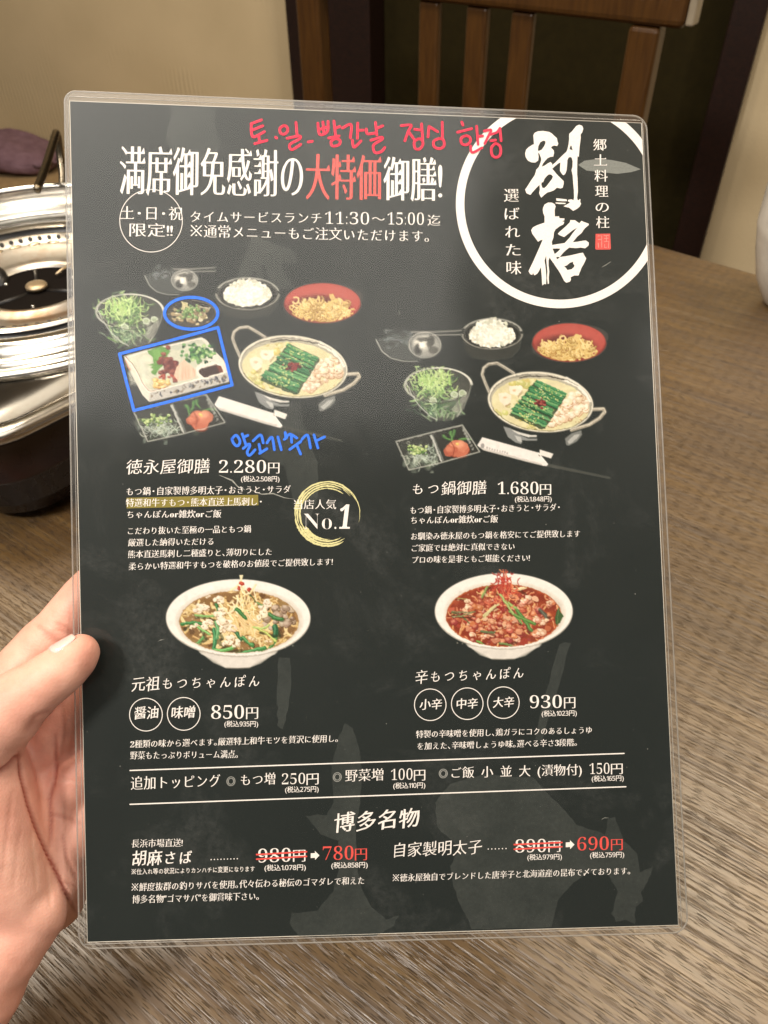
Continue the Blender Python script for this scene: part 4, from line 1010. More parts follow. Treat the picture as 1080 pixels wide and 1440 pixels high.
def paint_noodle_bowl(c, rgb, red):
    """champon: white bowl, broth, noodles, offal and greens; red: the spicy one"""
    R = c.rng
    cx, cy, A, B = (540, 325, 477, 256) if not red else (532, 318, 476, 263)
    bb = 655 if not red else 648
    for k in range(12):
        f = k/12
        c.poly([(cx-265+f*18, 540+f*24), (cx-165+f*30, 620-f*18), (cx-80, bb), (cx+70, bb-2), (cx+150-f*30, 625-f*18), (cx+265-f*18, 540+f*24)],
               (206+f*26, 199+f*26, 188+f*28), .35)
    c.line([(cx-80, bb-2), (cx, bb+1), (cx+75, bb-3)], 6, (150, 142, 128), .8)
    c.ell(cx, cy, A, B, (198, 190, 178)); c.ell(cx, cy-4, A-3, B-5, (240, 234, 226))
    for k in range(8):
        c.ell(cx+6, cy+16+k, A-50-k*4, B-34-k*2.6, (232-k*2.2, 224-k*2.6, 212-k*3), .5)
    ix, iy, ia, ib = (545, 348, 394, 207) if not red else (530, 345, 398, 216)
    top = ((470, 60), (690, 200)) if not red else ((440, 55), (610, 200))
    c.ell(ix, iy, ia, ib, (176, 134, 82) if not red else (190, 92, 42))
    c.ell(ix, iy, ia-14, ib-9, (150, 112, 66) if not red else (160, 62, 34))
    c.setclip_ell(ix, iy, ia-4, ib-3, top=None)
    if not red:
        for _ in range(60): c.ell(R.uniform(160, 930), R.uniform(150, 550), R.uniform(30, 70), R.uniform(12, 30), c.jit((166, 132, 82), 18), .4, soft=.6)
        for _ in range(90): c.blob(ix+R.gauss(0, 200), iy+R.gauss(20, 95), R.uniform(10, 30), c.jit((104, 72, 38), 12), None, None, .55)
        for _ in range(190):
            x, y = ix+R.gauss(0, 200), iy+R.gauss(20, 95)
            c.squig(x, y, R.uniform(60, 130), R.uniform(11, 18), c.jit(R.choice([(228, 194, 126), (238, 214, 156), (204, 162, 96)]), 10), .95, bend=1.6, hi=(240, 220, 168))
        for _ in range(16): c.squig(R.uniform(640, 900), R.uniform(190, 300), R.uniform(60, 120), 15, c.jit((200, 156, 90), 12), 1, .3, 1.2, hi=(238, 214, 160))
        for _ in range(26): c.blob(R.uniform(700, 900), R.uniform(250, 400), R.uniform(18, 36), c.jit(R.choice([(178, 150, 126), (150, 122, 98), (206, 184, 160)]), 8), (222, 204, 184), (104, 78, 56), .9)
        for x, y, l, a, w, col in ((250, 345, 170, -.45, 20, (66, 134, 70)), (330, 315, 150, .1, 14, (126, 176, 96)), (395, 470, 150, 1.2, 26, (64, 140, 84)), (410, 400, 110, 1.0, 22, (104, 166, 104)),
                (400, 260, 60, 1.5, 20, (62, 126, 66)), (560, 292, 90, .45, 26, (66, 128, 68)), (535, 425, 90, 1.1, 26, (52, 116, 66)), (600, 480, 80, .5, 24, (84, 150, 84)), (780, 325, 90, .7, 24, (70, 132, 76)),
                (790, 408, 60, 1.4, 36, (44, 110, 66)), (620, 545, 190, -.12, 26, (74, 150, 84)), (470, 545, 170, .08, 24, (110, 176, 96)), (280, 485, 90, -.5, 20, (92, 150, 82)), (760, 520, 130, -.45, 20, (84, 140, 66)), (690, 400, 110, .4, 14, (176, 200, 110)),
                (740, 430, 130, .3, 16, (186, 196, 104)), (300, 400, 120, .5, 16, (140, 190, 110)), (700, 235, 80, .3, 12, (110, 150, 90))):
            c.squig(x+5, y+8, l, w, (60, 70, 36), .5, a, .5); c.squig(x, y, l, w, c.jit(col, 8), 1, a, .5, hi=tuple(min(255, v+50) for v in col))
        for x, y, r in ((410, 205, 46), (295, 255, 50), (270, 262, 30), (325, 262, 34), (425, 280, 48), (410, 300, 40), (455, 370, 66), (500, 385, 44), (430, 400, 40), (320, 365, 40), (350, 352, 30), (235, 388, 22), (270, 372, 20),
                (480, 470, 40), (530, 492, 36), (455, 495, 28), (690, 310, 50), (665, 345, 40), (720, 225, 50), (700, 260, 36), (340, 180, 22), (620, 450, 40), (650, 470, 32), (740, 480, 34)):
            col = (240, 226, 200) if y < 420 or x < 560 else (206, 176, 110)
            for q in range(6):
                c.blob(x+R.uniform(-.55, .55)*r, y+R.uniform(-.45, .45)*r, r*R.uniform(.32, .6), c.jit(col, 12), (250, 242, 224), (168, 130, 88), .95)
            for q in range(3): c.ell(x+R.uniform(-.5, .5)*r, y+R.uniform(-.4, .4)*r, r*.12, r*.07, (150, 108, 66), .7, R.uniform(0, 3), soft=.5)
        c.clip = None
        for _ in range(34): c.squig(560+R.gauss(0, 42), 235+R.gauss(0, 70), R.uniform(60, 150), R.uniform(7, 13), c.jit(R.choice([(236, 214, 150), (244, 230, 186), (222, 190, 116)]), 8), 1, 1.35+R.uniform(-.7, .7), 1.2, hi=(250, 240, 206))
        for _ in range(16): c.squig(590+R.gauss(0, 30), 360+R.gauss(0, 40), R.uniform(60, 120), R.uniform(12, 20), c.jit((230, 196, 134), 10), .95, 1.2+R.uniform(-.4, .4), .5, hi=(246, 224, 176))
        for x, y in ((555, 90), (545, 118), (566, 96), (545, 130), (612, 132), (604, 140)): c.blob(x, y, 13, (196, 66, 44), (228, 120, 84), (130, 36, 26))
        for _ in range(60): c.ell(R.uniform(180, 910), R.uniform(190, 540), R.uniform(3, 8), R.uniform(2, 4), (250, 240, 214), .55, R.uniform(0, 3), soft=.5)
        c.squig(560, 292, 84, 24, (64, 128, 66), 1, .45, .2, hi=(110, 170, 100)); c.squig(635, 190, 60, 9, (84, 100, 60), 1, .6, .2)
    else:
        for _ in range(120):
            c.ell(ix+R.uniform(-390, 390), iy+R.uniform(-210, 210), R.uniform(20, 55), R.uniform(10, 26), c.jit(R.choice([(186, 84, 44), (150, 66, 50), (206, 116, 60)]), 16), .5, soft=.6)
        for _ in range(130):
            x, y = ix+R.gauss(0, 200), iy+R.gauss(30, 95)
            c.squig(x, y, R.uniform(50, 110), R.uniform(9, 15), c.jit(R.choice([(222, 150, 96), (228, 176, 112), (206, 110, 70), (196, 92, 62)]), 12), .95, bend=2.2, hi=(244, 206, 150))
        for _ in range(210):
            x, y = ix+R.gauss(0, 195), iy+R.gauss(15, 95)
            c.blob(x, y, R.uniform(12, 30), c.jit(R.choice([(206, 106, 76), (224, 150, 112), (188, 78, 56), (232, 184, 146), (170, 70, 64), (214, 128, 78)]), 12), R.choice([(244, 196, 160), None, (238, 170, 130)]), (124, 46, 32), .92)
        for x, y, l, a, w, col in ((255, 330, 160, .05, 9, (126, 128, 82)), (240, 345, 150, .1, 8, (98, 116, 66)), (250, 355, 150, .25, 8, (140, 146, 92)), (545, 250, 170, 1.0, 17, (150, 176, 96)), (680, 375, 170, .62, 22, (88, 138, 64)),
                (620, 350, 120, .8, 12, (120, 160, 80)), (440, 300, 140, -1.0, 14, (206, 196, 140)), (400, 180, 90, -.9, 14, (138, 156, 84)), (560, 540, 110, .1, 16, (118, 140, 76)), (420, 460, 90, .4, 16, (96, 110, 66)), (370, 530, 50, .2, 16, (120, 160, 70)),
                (810, 330, 80, .5, 20, (92, 92, 74)), (220, 222, 130, -.2, 8, (160, 140, 80)), (640, 165, 90, .15, 22, (226, 206, 160))):
            c.squig(x+3, y+7, l, w, (92, 40, 22), .6, a, .3); c.squig(x, y, l, w, c.jit(col, 8), 1, a, .3, hi=tuple(min(255, v+40) for v in col))
        for x, y, r in ((780, 455, 44), (760, 480, 30), (285, 285, 36), (290, 250, 30), (690, 240, 50), (670, 260, 36), (395, 490, 28), (630, 515, 22), (760, 370, 40), (810, 390, 36), (850, 260, 30), (320, 480, 30)):
            for q in range(4): c.blob(x+R.uniform(-.5, .5)*r, y+R.uniform(-.4, .4)*r, r*R.uniform(.4, .65), c.jit(R.choice([(238, 206, 170), (228, 160, 130), (220, 176, 140)]), 8), (252, 234, 208), (150, 70, 48), .95)
        c.clip = None
        c.poly([(908, 285), (925, 330), (945, 352), (928, 372), (922, 400), (895, 415), (882, 380), (892, 320)], (78, 108, 62)); c.line([(908, 300), (900, 400)], 5, (120, 150, 96))
        for _ in range(60): c.squig(520+R.gauss(0, 36), 190+R.gauss(0, 62), R.uniform(40, 110), R.uniform(5, 10), c.jit(R.choice([(196, 62, 44), (214, 92, 58), (230, 140, 90), (170, 48, 44)]), 10), 1, 1.5+R.uniform(-.8, .8), 1.6, hi=R.choice([None, (240, 160, 120)]))
        for _ in range(26): c.squig(528+R.gauss(0, 28), 100+R.gauss(0, 20), R.uniform(16, 40), 6, c.jit(R.choice([(188, 50, 42), (214, 84, 60)]), 8), 1, None, 3)
        for _ in range(70): c.ell(R.uniform(160, 890), R.uniform(190, 540), R.uniform(3, 8), R.uniform(2, 4), (252, 226, 196), .55, R.uniform(0, 3), soft=.5)
        c.squig(556, 270, 170, 16, (156, 180, 100), 1, .95, .2, hi=(206, 216, 150)); c.squig(676, 372, 150, 22, (92, 142, 66), 1, .65, .2, hi=(150, 186, 104)); c.squig(435, 305, 140, 12, (214, 204, 150), 1, -1.0, .3)

def paint_salad(c):
    """glass bowl of green leaves; crop [120,370,340,490] at 4.909"""
    R = c.rng
    body = [(80, 310), (110, 380), (170, 470), (250, 545), (300, 572), (380, 580), (440, 550), (490, 480), (525, 400), (540, 320)]
    c.poly(body, (96, 98, 90), .75)
    c.ell(308, 335, 232, 118, (84, 86, 78), .8)
    for _ in range(16): c.ell(R.uniform(200, 450), R.uniform(440, 540), R.uniform(14, 40), R.uniform(10, 26), c.jit(R.choice([(150, 170, 140), (84, 112, 84), (190, 200, 180)]), 14), .55, soft=.5)
    for _ in range(70): c.squig(300+R.gauss(0, 62), 500+R.gauss(0, 34), R.uniform(30, 80), R.uniform(5, 12), c.jit(R.choice([(118, 150, 104), (70, 106, 74), (168, 190, 150)]), 12), .8, None, 1)
    c.poly([(430, 560), (500, 440), (525, 390), (498, 440), (452, 540)], (214, 212, 200), .7)
    c.poly([(400, 500), (480, 400), (520, 370), (500, 440), (440, 530)], (176, 176, 164), .6)
    for _ in range(150):
        x, y = 275+R.gauss(0, 72), 345+R.gauss(0, 52)
        c.squig(x, y, R.uniform(40, 110), R.uniform(6, 15), c.jit(R.choice([(112, 158, 82), (160, 196, 116), (72, 118, 66), (188, 212, 146), (58, 96, 66)]), 12), .95, None, 1.4, w2=4, hi=R.choice([None, (206, 224, 168)]))
    for _ in range(40): c.squig(270+R.gauss(0, 60), 310+R.gauss(0, 34), R.uniform(60, 120), 6, c.jit((198, 220, 150), 10), 1, 1.5+R.uniform(-1, 1), 1)
    for _ in range(22):
        x = R.uniform(170, 400); c.line([(x, R.uniform(300, 340)), (x+R.uniform(-30, 30), R.uniform(235, 285))], 9, c.jit((170, 204, 120), 12), 1, 3)
    for x, y in ((420, 400), (475, 390), (270, 440)): c.ell(x, y, 28, 24, (206, 216, 190), .9, .3); c.ell(x, y, 17, 13, (160, 176, 140), .7, .3)
    c.ell(308, 335, 232, 120, (192, 192, 180), .9, ring=8, a0=120, a1=260); c.ell(308, 335, 232, 120, (226, 224, 212), .95, ring=9, a0=260, a1=360)
    c.line([(82, 345), (150, 420), (240, 452), (330, 460), (430, 440), (510, 390), (538, 330)], 5, (70, 74, 62), .9)
    c.line([(86, 330), (150, 405), (240, 440), (330, 448), (430, 428), (505, 380)], 4, (176, 178, 164), .7)
    c.line([(80, 310), (115, 385), (170, 470), (250, 545), (300, 572)], 7, (196, 198, 188), .85)
    c.line([(540, 320), (520, 400), (485, 490), (440, 550)], 5, (170, 170, 160), .8)

def paint_salad_low(c):
    c.poly([(350, 575), (365, 530), (395, 555), (440, 528), (470, 555), (520, 575), (460, 590)], (132, 164, 96))

def paint_ladle(c):
    """steel ladle lying in a glass-like rest; crop [510,420,900,680] at 2.769"""
    R = c.rng
    for k in range(10): c.poly([(50, 160), (100, 145+k), (200, 125+k), (280, 130), (305, 180), (290, 215), (215, 245-k), (140, 240-k), (85, 215)], (88, 92, 90), .10)
    for _ in range(60): c.ell(R.uniform(90, 200), R.gauss(155, 18), R.uniform(3, 12), R.uniform(2, 8), c.jit(R.choice([(120, 128, 130), (56, 60, 58), (150, 158, 160)]), 12), .4, soft=.5)
    c.line([(52, 160), (75, 205), (110, 232), (160, 244), (215, 245)], 4, (206, 204, 194), .85, 2)
    c.ell(240, 180, 64, 50, (120, 122, 118), .95); c.ell(246, 182, 56, 44, (168, 168, 160), .9, soft=.2)
    c.ell(232, 172, 34, 28, (226, 222, 210), .9, soft=.4); c.ell(264, 168, 14, 24, (60, 60, 56), .75, .3, soft=.4); c.ell(276, 200, 20, 14, (80, 80, 74), .7, soft=.4)
    c.line([(190, 130), (280, 130), (388, 124)], 7, (150, 148, 140), .85, 5); c.line([(270, 142), (388, 140)], 4, (176, 172, 162), .8)
    c.ell(216, 196, 16, 20, (44, 46, 44), .8, soft=.4); c.ell(236, 158, 26, 9, (60, 62, 58), .7, soft=.4); c.ell(228, 182, 10, 14, (250, 246, 236), .9, soft=.5)
    c.ell(242, 180, 62, 50, (200, 198, 188), .7, ring=3)

def paint_rice(c):
    """black rice bowl; crop [510,420,900,680] at 2.769"""
    R = c.rng
    c.poly([(388, 145), (400, 200), (430, 230), (500, 240), (580, 228), (610, 195), (620, 140)], (66, 68, 62), .8)
    c.ell(504, 137, 117, 60, (52, 54, 50)); c.ell(504, 135, 112, 56, (84, 86, 80)); c.ell(504, 140, 106, 50, (44, 46, 42))
    c.ell(503, 142, 90, 38, (226, 224, 208)); c.ell(500, 122, 66, 30, (232, 230, 216))
    for _ in range(520):
        a, r = R.uniform(0, 2*PI), math.sqrt(R.random())
        x, y = 503+88*r*math.cos(a), 148+42*r*math.sin(a)
        if y < 150: y -= 24*(1-(abs(x-503)/95)**2)*min(1, (150-y)/30)
        c.ell(x, y-4, R.uniform(5, 9), R.uniform(3.5, 6), c.jit(R.choice([(236, 234, 220), (246, 244, 234), (222, 220, 200), (206, 204, 184)]), 6), .9, R.uniform(0, 3))
    c.ell(505, 140, 60, 34, (246, 244, 234), .45, soft=.5)
    c.ell(504, 137, 116, 59, (176, 172, 160), .8, ring=4, a0=0, a1=180); c.ell(504, 137, 116, 59, (196, 194, 184), .8, ring=4, a0=200, a1=350)

def paint_noodle_cup(c):
    """red lacquer bowl with ramen noodles; crop [510,420,900,680] at 2.769"""
    R = c.rng
    c.ell(804, 171, 143, 75, (178, 72, 62)); c.ell(804, 166, 138, 68, (196, 88, 76)); c.ell(815, 150, 110, 40, (206, 104, 92), .5, soft=.5)
    c.ell(790, 190, 110, 48, (96, 44, 36), .75, soft=.3)
    c.setclip_ell(804, 172, 141, 73)
    for _ in range(240):
        a, r = R.uniform(0, 2*PI), math.sqrt(R.random()); x, y = 800+108*r*math.cos(a), 204+40*r*math.sin(a)
        if y > 170+abs(x-800)*.1 or R.random() < .25:
            c.squig(x, y, R.uniform(26, 60), 6, c.jit(R.choice([(214, 178, 98), (232, 204, 136), (176, 134, 62)]), 8), 1, None, 3.4, hi=(242, 222, 164))
    c.clip = None
    for _ in range(5): c.squig(840, 158, 30, 6, c.jit((226, 196, 124), 8), 1, None, 4)
    c.ell(804, 171, 142, 74, (150, 60, 50), .8, ring=4, a0=0, a1=180)

def paint_chopsticks(c, logo):
    """paper-wrapped chopsticks; crop [510,420,900,680] at 2.769"""
    c.line([(720, 648), (960, 698)], 9, (92, 92, 84), .7, 5)
    c.poly([(690, 588), (742, 604), (733, 622), (688, 608)], (232, 226, 218))
    c.poly([(446, 572), (466, 540), (684, 600), (722, 644), (716, 652), (700, 650), (640, 635), (470, 590)], (236, 228, 222))
    c.poly([(446, 572), (470, 590), (700, 650), (698, 642), (472, 582)], (196, 190, 182), .7)
    c.line([(684, 600), (720, 645)], 3, (250, 246, 240)); c.line([(686, 606), (690, 610)], 3, (120, 116, 106))
    if logo:
        c.ell(466, 573, 8, 9, (150, 148, 146), .8)
        for i in range(9): c.ell(484+i*10, 581+i*2.4, 3.5, 4.5, (176, 174, 170), .8)

def paint_small_dish(c):
    """two-part dark glass dish, jelly noodles and cod roe; crop [510,420,900,680] at 2.769"""
    R = c.rng
    c.poly([(128, 556), (272, 520), (388, 490), (455, 598), (300, 640), (178, 668)], (58, 60, 54))
    c.poly([(135, 560), (250, 530), (300, 640), (180, 664)], (70, 74, 68), .8)
    for _ in range(60): c.ell(R.gauss(228, 34), R.gauss(622, 18), R.uniform(6, 18), R.uniform(5, 12), c.jit(R.choice([(120, 132, 116), (160, 172, 156), (92, 104, 88)]), 10), .5, R.uniform(0, 3), soft=.4)
    for _ in range(50): c.squig(R.gauss(226, 30), R.gauss(615, 18), 36, 3, c.jit((190, 200, 184), 14), .8, None, 3)
    for _ in range(40): c.blob(R.gauss(212, 22), R.gauss(586, 11), R.uniform(4, 8), c.jit(R.choice([(146, 176, 96), (190, 206, 140), (106, 146, 76)]), 8), (216, 226, 170), (60, 84, 44))
    c.poly([(258, 530), (304, 636), (318, 630), (272, 524)], (132, 136, 130), .8); c.poly([(262, 532), (268, 528), (310, 632), (304, 636)], (206, 206, 198), .85)
    for x, y, l, a in ((345, 540, 40, 1.4), (330, 548, 40, .6), (400, 545, 44, -.3), (355, 530, 30, 1.7)): c.squig(x, y, l, 13, c.jit((74, 124, 66), 8), 1, a, .6, w2=4, hi=(120, 164, 96))
    c.blob(365, 585, 46, (206, 118, 88), (232, 160, 126), (120, 56, 36)); c.blob(385, 575, 32, (214, 132, 100), (240, 176, 140), None, .9); c.blob(340, 590, 28, (196, 104, 76), (226, 146, 112), None, .9)
    c.line([(345, 560), (358, 580), (352, 612)], 4, (150, 70, 48), .7); c.blob(368, 566, 8, (222, 190, 96), (240, 216, 140))
    for i in range(7): c.ell(392+i*6, 512+i*12, 4, 6, (190, 190, 182), .6, .5)
    c.line([(388, 492), (455, 596), (300, 640), (180, 667), (130, 556), (272, 520), (388, 492)], 4, (196, 196, 186), .85); c.line([(390, 500), (418, 560)], 8, (176, 178, 170), .6)

def paint_sashimi(c):
    """white wavy dish; crop [160,400,340,590] at 6.0"""
    R = c.rng
    c.poly([(110, 640), (160, 760), (240, 900), (290, 985), (250, 1010), (180, 1020), (140, 900)], (60, 62, 66), .6)
    c.poly([(92, 606), (250, 560), (500, 500), (600, 478), (740, 446), (785, 470), (850, 560), (930, 640), (972, 740), (972, 820), (700, 890), (420, 965), (300, 992), (240, 930), (150, 760), (95, 650)], (226, 218, 204))
    c.poly([(118, 620), (260, 575), (560, 500), (740, 462), (780, 500), (845, 600), (700, 690), (720, 790), (560, 840), (330, 890), (290, 880), (200, 740)], (206, 206, 184))
    for _ in range(40): c.ell(R.uniform(130, 300), R.uniform(600, 850), R.uniform(16, 44), R.uniform(10, 26), c.jit((216, 218, 196), 12), .4, R.uniform(0, 3), soft=.5)
    c.poly([(470, 520), (740, 462), (770, 500), (700, 490), (520, 560)], (186, 190, 172), .7)
    for _ in range(34): c.squig(R.uniform(150, 290), R.uniform(620, 820), 90, 3, c.jit((232, 232, 216), 8), .5, 1.0, 1)
    c.poly([(280, 560), (330, 545), (400, 520), (440, 535), (478, 560), (450, 600), (420, 660), (395, 700), (380, 720), (350, 760), (320, 745), (312, 735), (335, 715), (305, 700), (335, 690), (290, 676), (335, 668), (330, 620)], (110, 164, 78))
    for i in range(9): c.line([(330+i*14, 560+i*2), (360+i*6, 700-i*8)], 5, R.choice([(140, 190, 100), (86, 140, 64)]), .6)
    c.poly([(320, 555), (380, 545), (400, 600), (380, 680), (350, 620)], (134, 186, 96), .7)
    for _ in range(42): c.blob(470+R.gauss(0, 38), 690+R.gauss(0, 46), R.uniform(16, 30), c.jit(R.choice([(140, 62, 52), (118, 44, 42), (160, 84, 70)]), 8), R.choice([None, (186, 116, 100)]), (84, 28, 26), .9)
    for _ in range(10): c.blob(R.uniform(360, 520), R.uniform(760, 800), 14, c.jit((176, 66, 50), 10), (216, 130, 104), (96, 30, 24))
    c.poly([(505, 760), (530, 690), (580, 650), (598, 625), (612, 660), (660, 690), (690, 720), (688, 780), (600, 810), (540, 815)], (228, 194, 168))
    for i in range(6): c.line([(560+i*22, 680+i*5), (555+i*26, 800-i*4)], 5, R.choice([(246, 222, 200), (196, 150, 124)]), .6)
    for _ in range(22): c.blob(R.uniform(340, 460), R.uniform(800, 870), R.uniform(16, 26), c.jit(R.choice([(226, 190, 110), (236, 208, 138), (210, 166, 86)]), 8), (248, 230, 176), (160, 116, 52))
    for _ in range(120):
        x, y = 715+R.gauss(0, 62), 590+R.gauss(0, 42)
        if 560 < x < 850 and 500 < y < 690: c.blob(x, y, R.uniform(9, 19), c.jit(R.choice([(50, 112, 66), (88, 150, 84), (34, 86, 54), (126, 178, 104)]), 8), None, (22, 56, 36))
    for x, y in ((665, 632), (745, 605), (780, 570), (700, 570), (720, 545), (825, 590), (760, 520)): c.ell(x, y, 14, 13, (150, 192, 116), 1, ring=7); c.ell(x, y, 8, 8, (204, 224, 160))
    c.poly([(690, 700), (720, 680), (840, 650), (900, 670), (940, 740), (740, 800), (700, 770)], (232, 226, 212)); c.poly([(715, 730), (740, 705), (860, 672), (905, 690), (925, 738), (760, 786), (735, 770)], (70, 40, 30))
    c.poly([(860, 680), (905, 690), (925, 738), (895, 745)], (140, 70, 44), .9); c.line([(720, 725), (745, 706), (860, 676)], 5, (196, 186, 168), .8)
    c.poly([(300, 905), (460, 870), (640, 820), (800, 790), (965, 740), (972, 822), (700, 892), (420, 965), (300, 992)], (196, 192, 184))
    for _ in range(46):
        x = R.uniform(320, 960); y = 945-(x-310)*.225+R.uniform(-26, 18)
        c.squig(x, y, R.uniform(14, 40), R.uniform(6, 11), c.jit(R.choice([(86, 92, 100), (64, 70, 84), (122, 110, 96), (140, 120, 92)]), 10), .85, None, 3)
    c.line([(92, 610), (130, 650), (180, 720), (240, 840), (285, 900), (320, 905), (460, 868), (640, 820), (730, 795), (800, 790)], 9, (240, 234, 222)); c.line([(96, 606), (140, 650), (190, 720), (250, 845), (290, 895), (325, 900), (460, 860)], 4, (140, 90, 60), .9)
    c.line([(100, 640), (120, 700), (140, 720)], 12, (196, 130, 104), .7)

def paint_side_dish(c):
    """small dark dish with a green and cream side; crop [120,370,340,490] at 4.909"""
    R = c.rng
    c.ell(732, 345, 168, 92, (64, 60, 52)); c.ell(734, 350, 160, 84, (92, 84, 72), .8); c.ell(740, 340, 150, 72, (50, 48, 42))
    c.setclip_ell(735, 345, 160, 84)
    for _ in range(110): c.blob(725+R.gauss(0, 58), 352+R.gauss(0, 30), R.uniform(10, 22), c.jit(R.choice([(206, 190, 150), (176, 158, 118), (224, 212, 178), (150, 130, 96)]), 10), None, (92, 76, 50))
    for _ in range(60): c.blob(715+R.gauss(0, 48), 340+R.gauss(0, 24), R.uniform(7, 14), c.jit(R.choice([(104, 146, 80), (136, 174, 100), (74, 114, 60)]), 10), (176, 204, 140), (46, 70, 36))
    c.clip = None
    for _ in range(6): c.squig(680+R.uniform(-10, 24), 288+R.uniform(-6, 12), 44, 12, c.jit((206, 196, 150), 8), 1, 1.1, .6)
    c.line([(790, 300), (850, 312), (862, 305)], 12, (196, 186, 160), .9); c.ell(735, 345, 164, 88, (176, 168, 150), .7, ring=4, a0=270, a1=360)
_z = 2.769
def tfm(b1, b2=None, base=(510, 420, 2.769)):
    if b2 is None: return tf_crop(*base)
    return tf_crop(*base, sx=(b2[2]-b2[0])/(b1[2]-b1[0]), sy=(b2[3]-b2[1])/(b1[3]-b1[1]), ax=b1[0], ay=b1[1], bx=b2[0], by=b2[1])
DISHES = [
 ('printed_ladle', paint_ladle, (196, 366, 320, 424), tfm((528, 462, 621, 509), (203, 374, 279, 415)), 3),
 ('printed_salad', paint_salad, (130, 408, 236, 494), tf_crop(120, 370, 4.909), 4),
 ('printed_rice_bowl', paint_rice, (300, 388, 396, 452), tfm((650, 448, 734, 507), (304, 393, 392, 448)), 5),
 ('printed_noodle_cup', paint_noodle_cup, (396, 394, 512, 460), tfm((748, 455, 852, 509), (399, 399, 507, 454)), 6),
 ('printed_side_dish', paint_side_dish, (232, 414, 308, 464), tf_crop(120, 370, 4.909), 7),
 ('printed_chopsticks', paint_chopsticks, (298, 550, 492, 628), tfm((671, 614, 780, 655), (301, 556, 406, 601)), 8, False),
 ('printed_small_dish', paint_small_dish, (184, 548, 320, 626), tfm((556, 596, 675, 662), (187, 553, 317, 622)), 9),
 ('printed_sashimi', paint_sashimi, (170, 470, 328, 576), tf_crop(160, 400, 6.0), 10),
 ('printed_hot_pot', paint_pot, (322, 454, 510, 584), tf_crop(320, 450, 5.4), 11),
 ('printed_ladle', paint_ladle, (524, 458, 656, 514), tfm(None), 13),
 ('printed_rice_bowl', paint_rice, (646, 444, 738, 512), tfm(None), 14),
 ('printed_noodle_cup', paint_noodle_cup, (744, 450, 856, 514), tfm(None), 15),
 ('printed_salad', paint_salad, (566, 514, 668, 596), tf_crop(120, 370, 4.909, (663-570)/94, (592-517)/74, 136, 414, 570, 517), 16),
 ('printed_chopsticks', paint_chopsticks, (668, 610, 862, 676), tfm(None), 17, True),
 ('printed_small_dish', paint_small_dish, (552, 592, 680, 666), tfm(None), 18),
 ('printed_hot_pot', paint_pot, (672, 504, 856, 632), tf_crop(320, 450, 5.4, .967, .977, 325, 458, 676, 509), 19),
 ('printed_noodle_soup', paint_noodle_bowl, (230, 808, 440, 944), tf_crop(220, 800, 4.6957), 21, None, False),
 ('printed_noodle_soup', paint_noodle_bowl, (606, 800, 810, 932), tf_crop(600, 795, 4.909), 22, None, True),
]

# ---------------------------------------------------------------- printed food pictures as fine coloured grids
def vnoise(h, w, cell, rs):
    gh, gw = int(h/cell)+3, int(w/cell)+3; g = rs.standard_normal((gh, gw))
    y, x = np.mgrid[0:h, 0:w]/cell; yi, xi = y.astype(int), x.astype(int); fy, fx = y-yi, x-xi
    fy = fy*fy*(3-2*fy); fx = fx*fx*(3-2*fx)
    return (g[yi, xi]*(1-fx)+g[yi, xi+1]*fx)*(1-fy)+(g[yi+1, xi]*(1-fx)+g[yi+1, xi+1]*fx)*fy
def blur(a, n):
    for _ in range(n):
        p = np.pad(a, [(1, 1), (1, 1)]+[(0, 0)]*(a.ndim-2), 'edge')
        a = (p[:-2, 1:-1]+p[2:, 1:-1]+p[1:-1, :-2]+p[1:-1, 2:]+2*p[1:-1, 1:-1])/6
    return a
BASE_RGB = np.array([48, 53, 50])/255
def finish(c, seed):
    rs = np.random.RandomState(seed); h, w = c.h, c.w
    wx_ = vnoise(h, w, 4, rs)*.5+vnoise(h, w, 9, rs)*.7; wy_ = vnoise(h, w, 4, rs)*.5+vnoise(h, w, 9, rs)*.7
    Y, X = np.mgrid[0:h, 0:w]; yy = np.clip(Y+wy_, 0, h-1).astype(int); xx = np.clip(X+wx_, 0, w-1).astype(int)
    inner = (blur(c.a, 6) > .97)                   # organic wobble only inside, so rims stay clean
    rgb = np.where(inner[..., None], c.rgb[yy, xx], c.rgb); a = c.a
    pm = blur(rgb*a[..., None], 1); a = blur(a, 1); rgb = pm/np.maximum(a, 1e-4)[..., None]
    rgb = np.clip(rgb+.45*(rgb-blur(rgb, 4)), 0, 1); lum = 1+.012*vnoise(h, w, 9, rs)+.008*vnoise(h, w, 2.2, rs)
    rgb = np.clip(rgb*lum[..., None], 0, 1); rgb = .97*rgb**1.2; g = rgb.mean(2, keepdims=True); rgb = g+(rgb-g)*.84
    return rgb, np.clip(a, 0, 1)
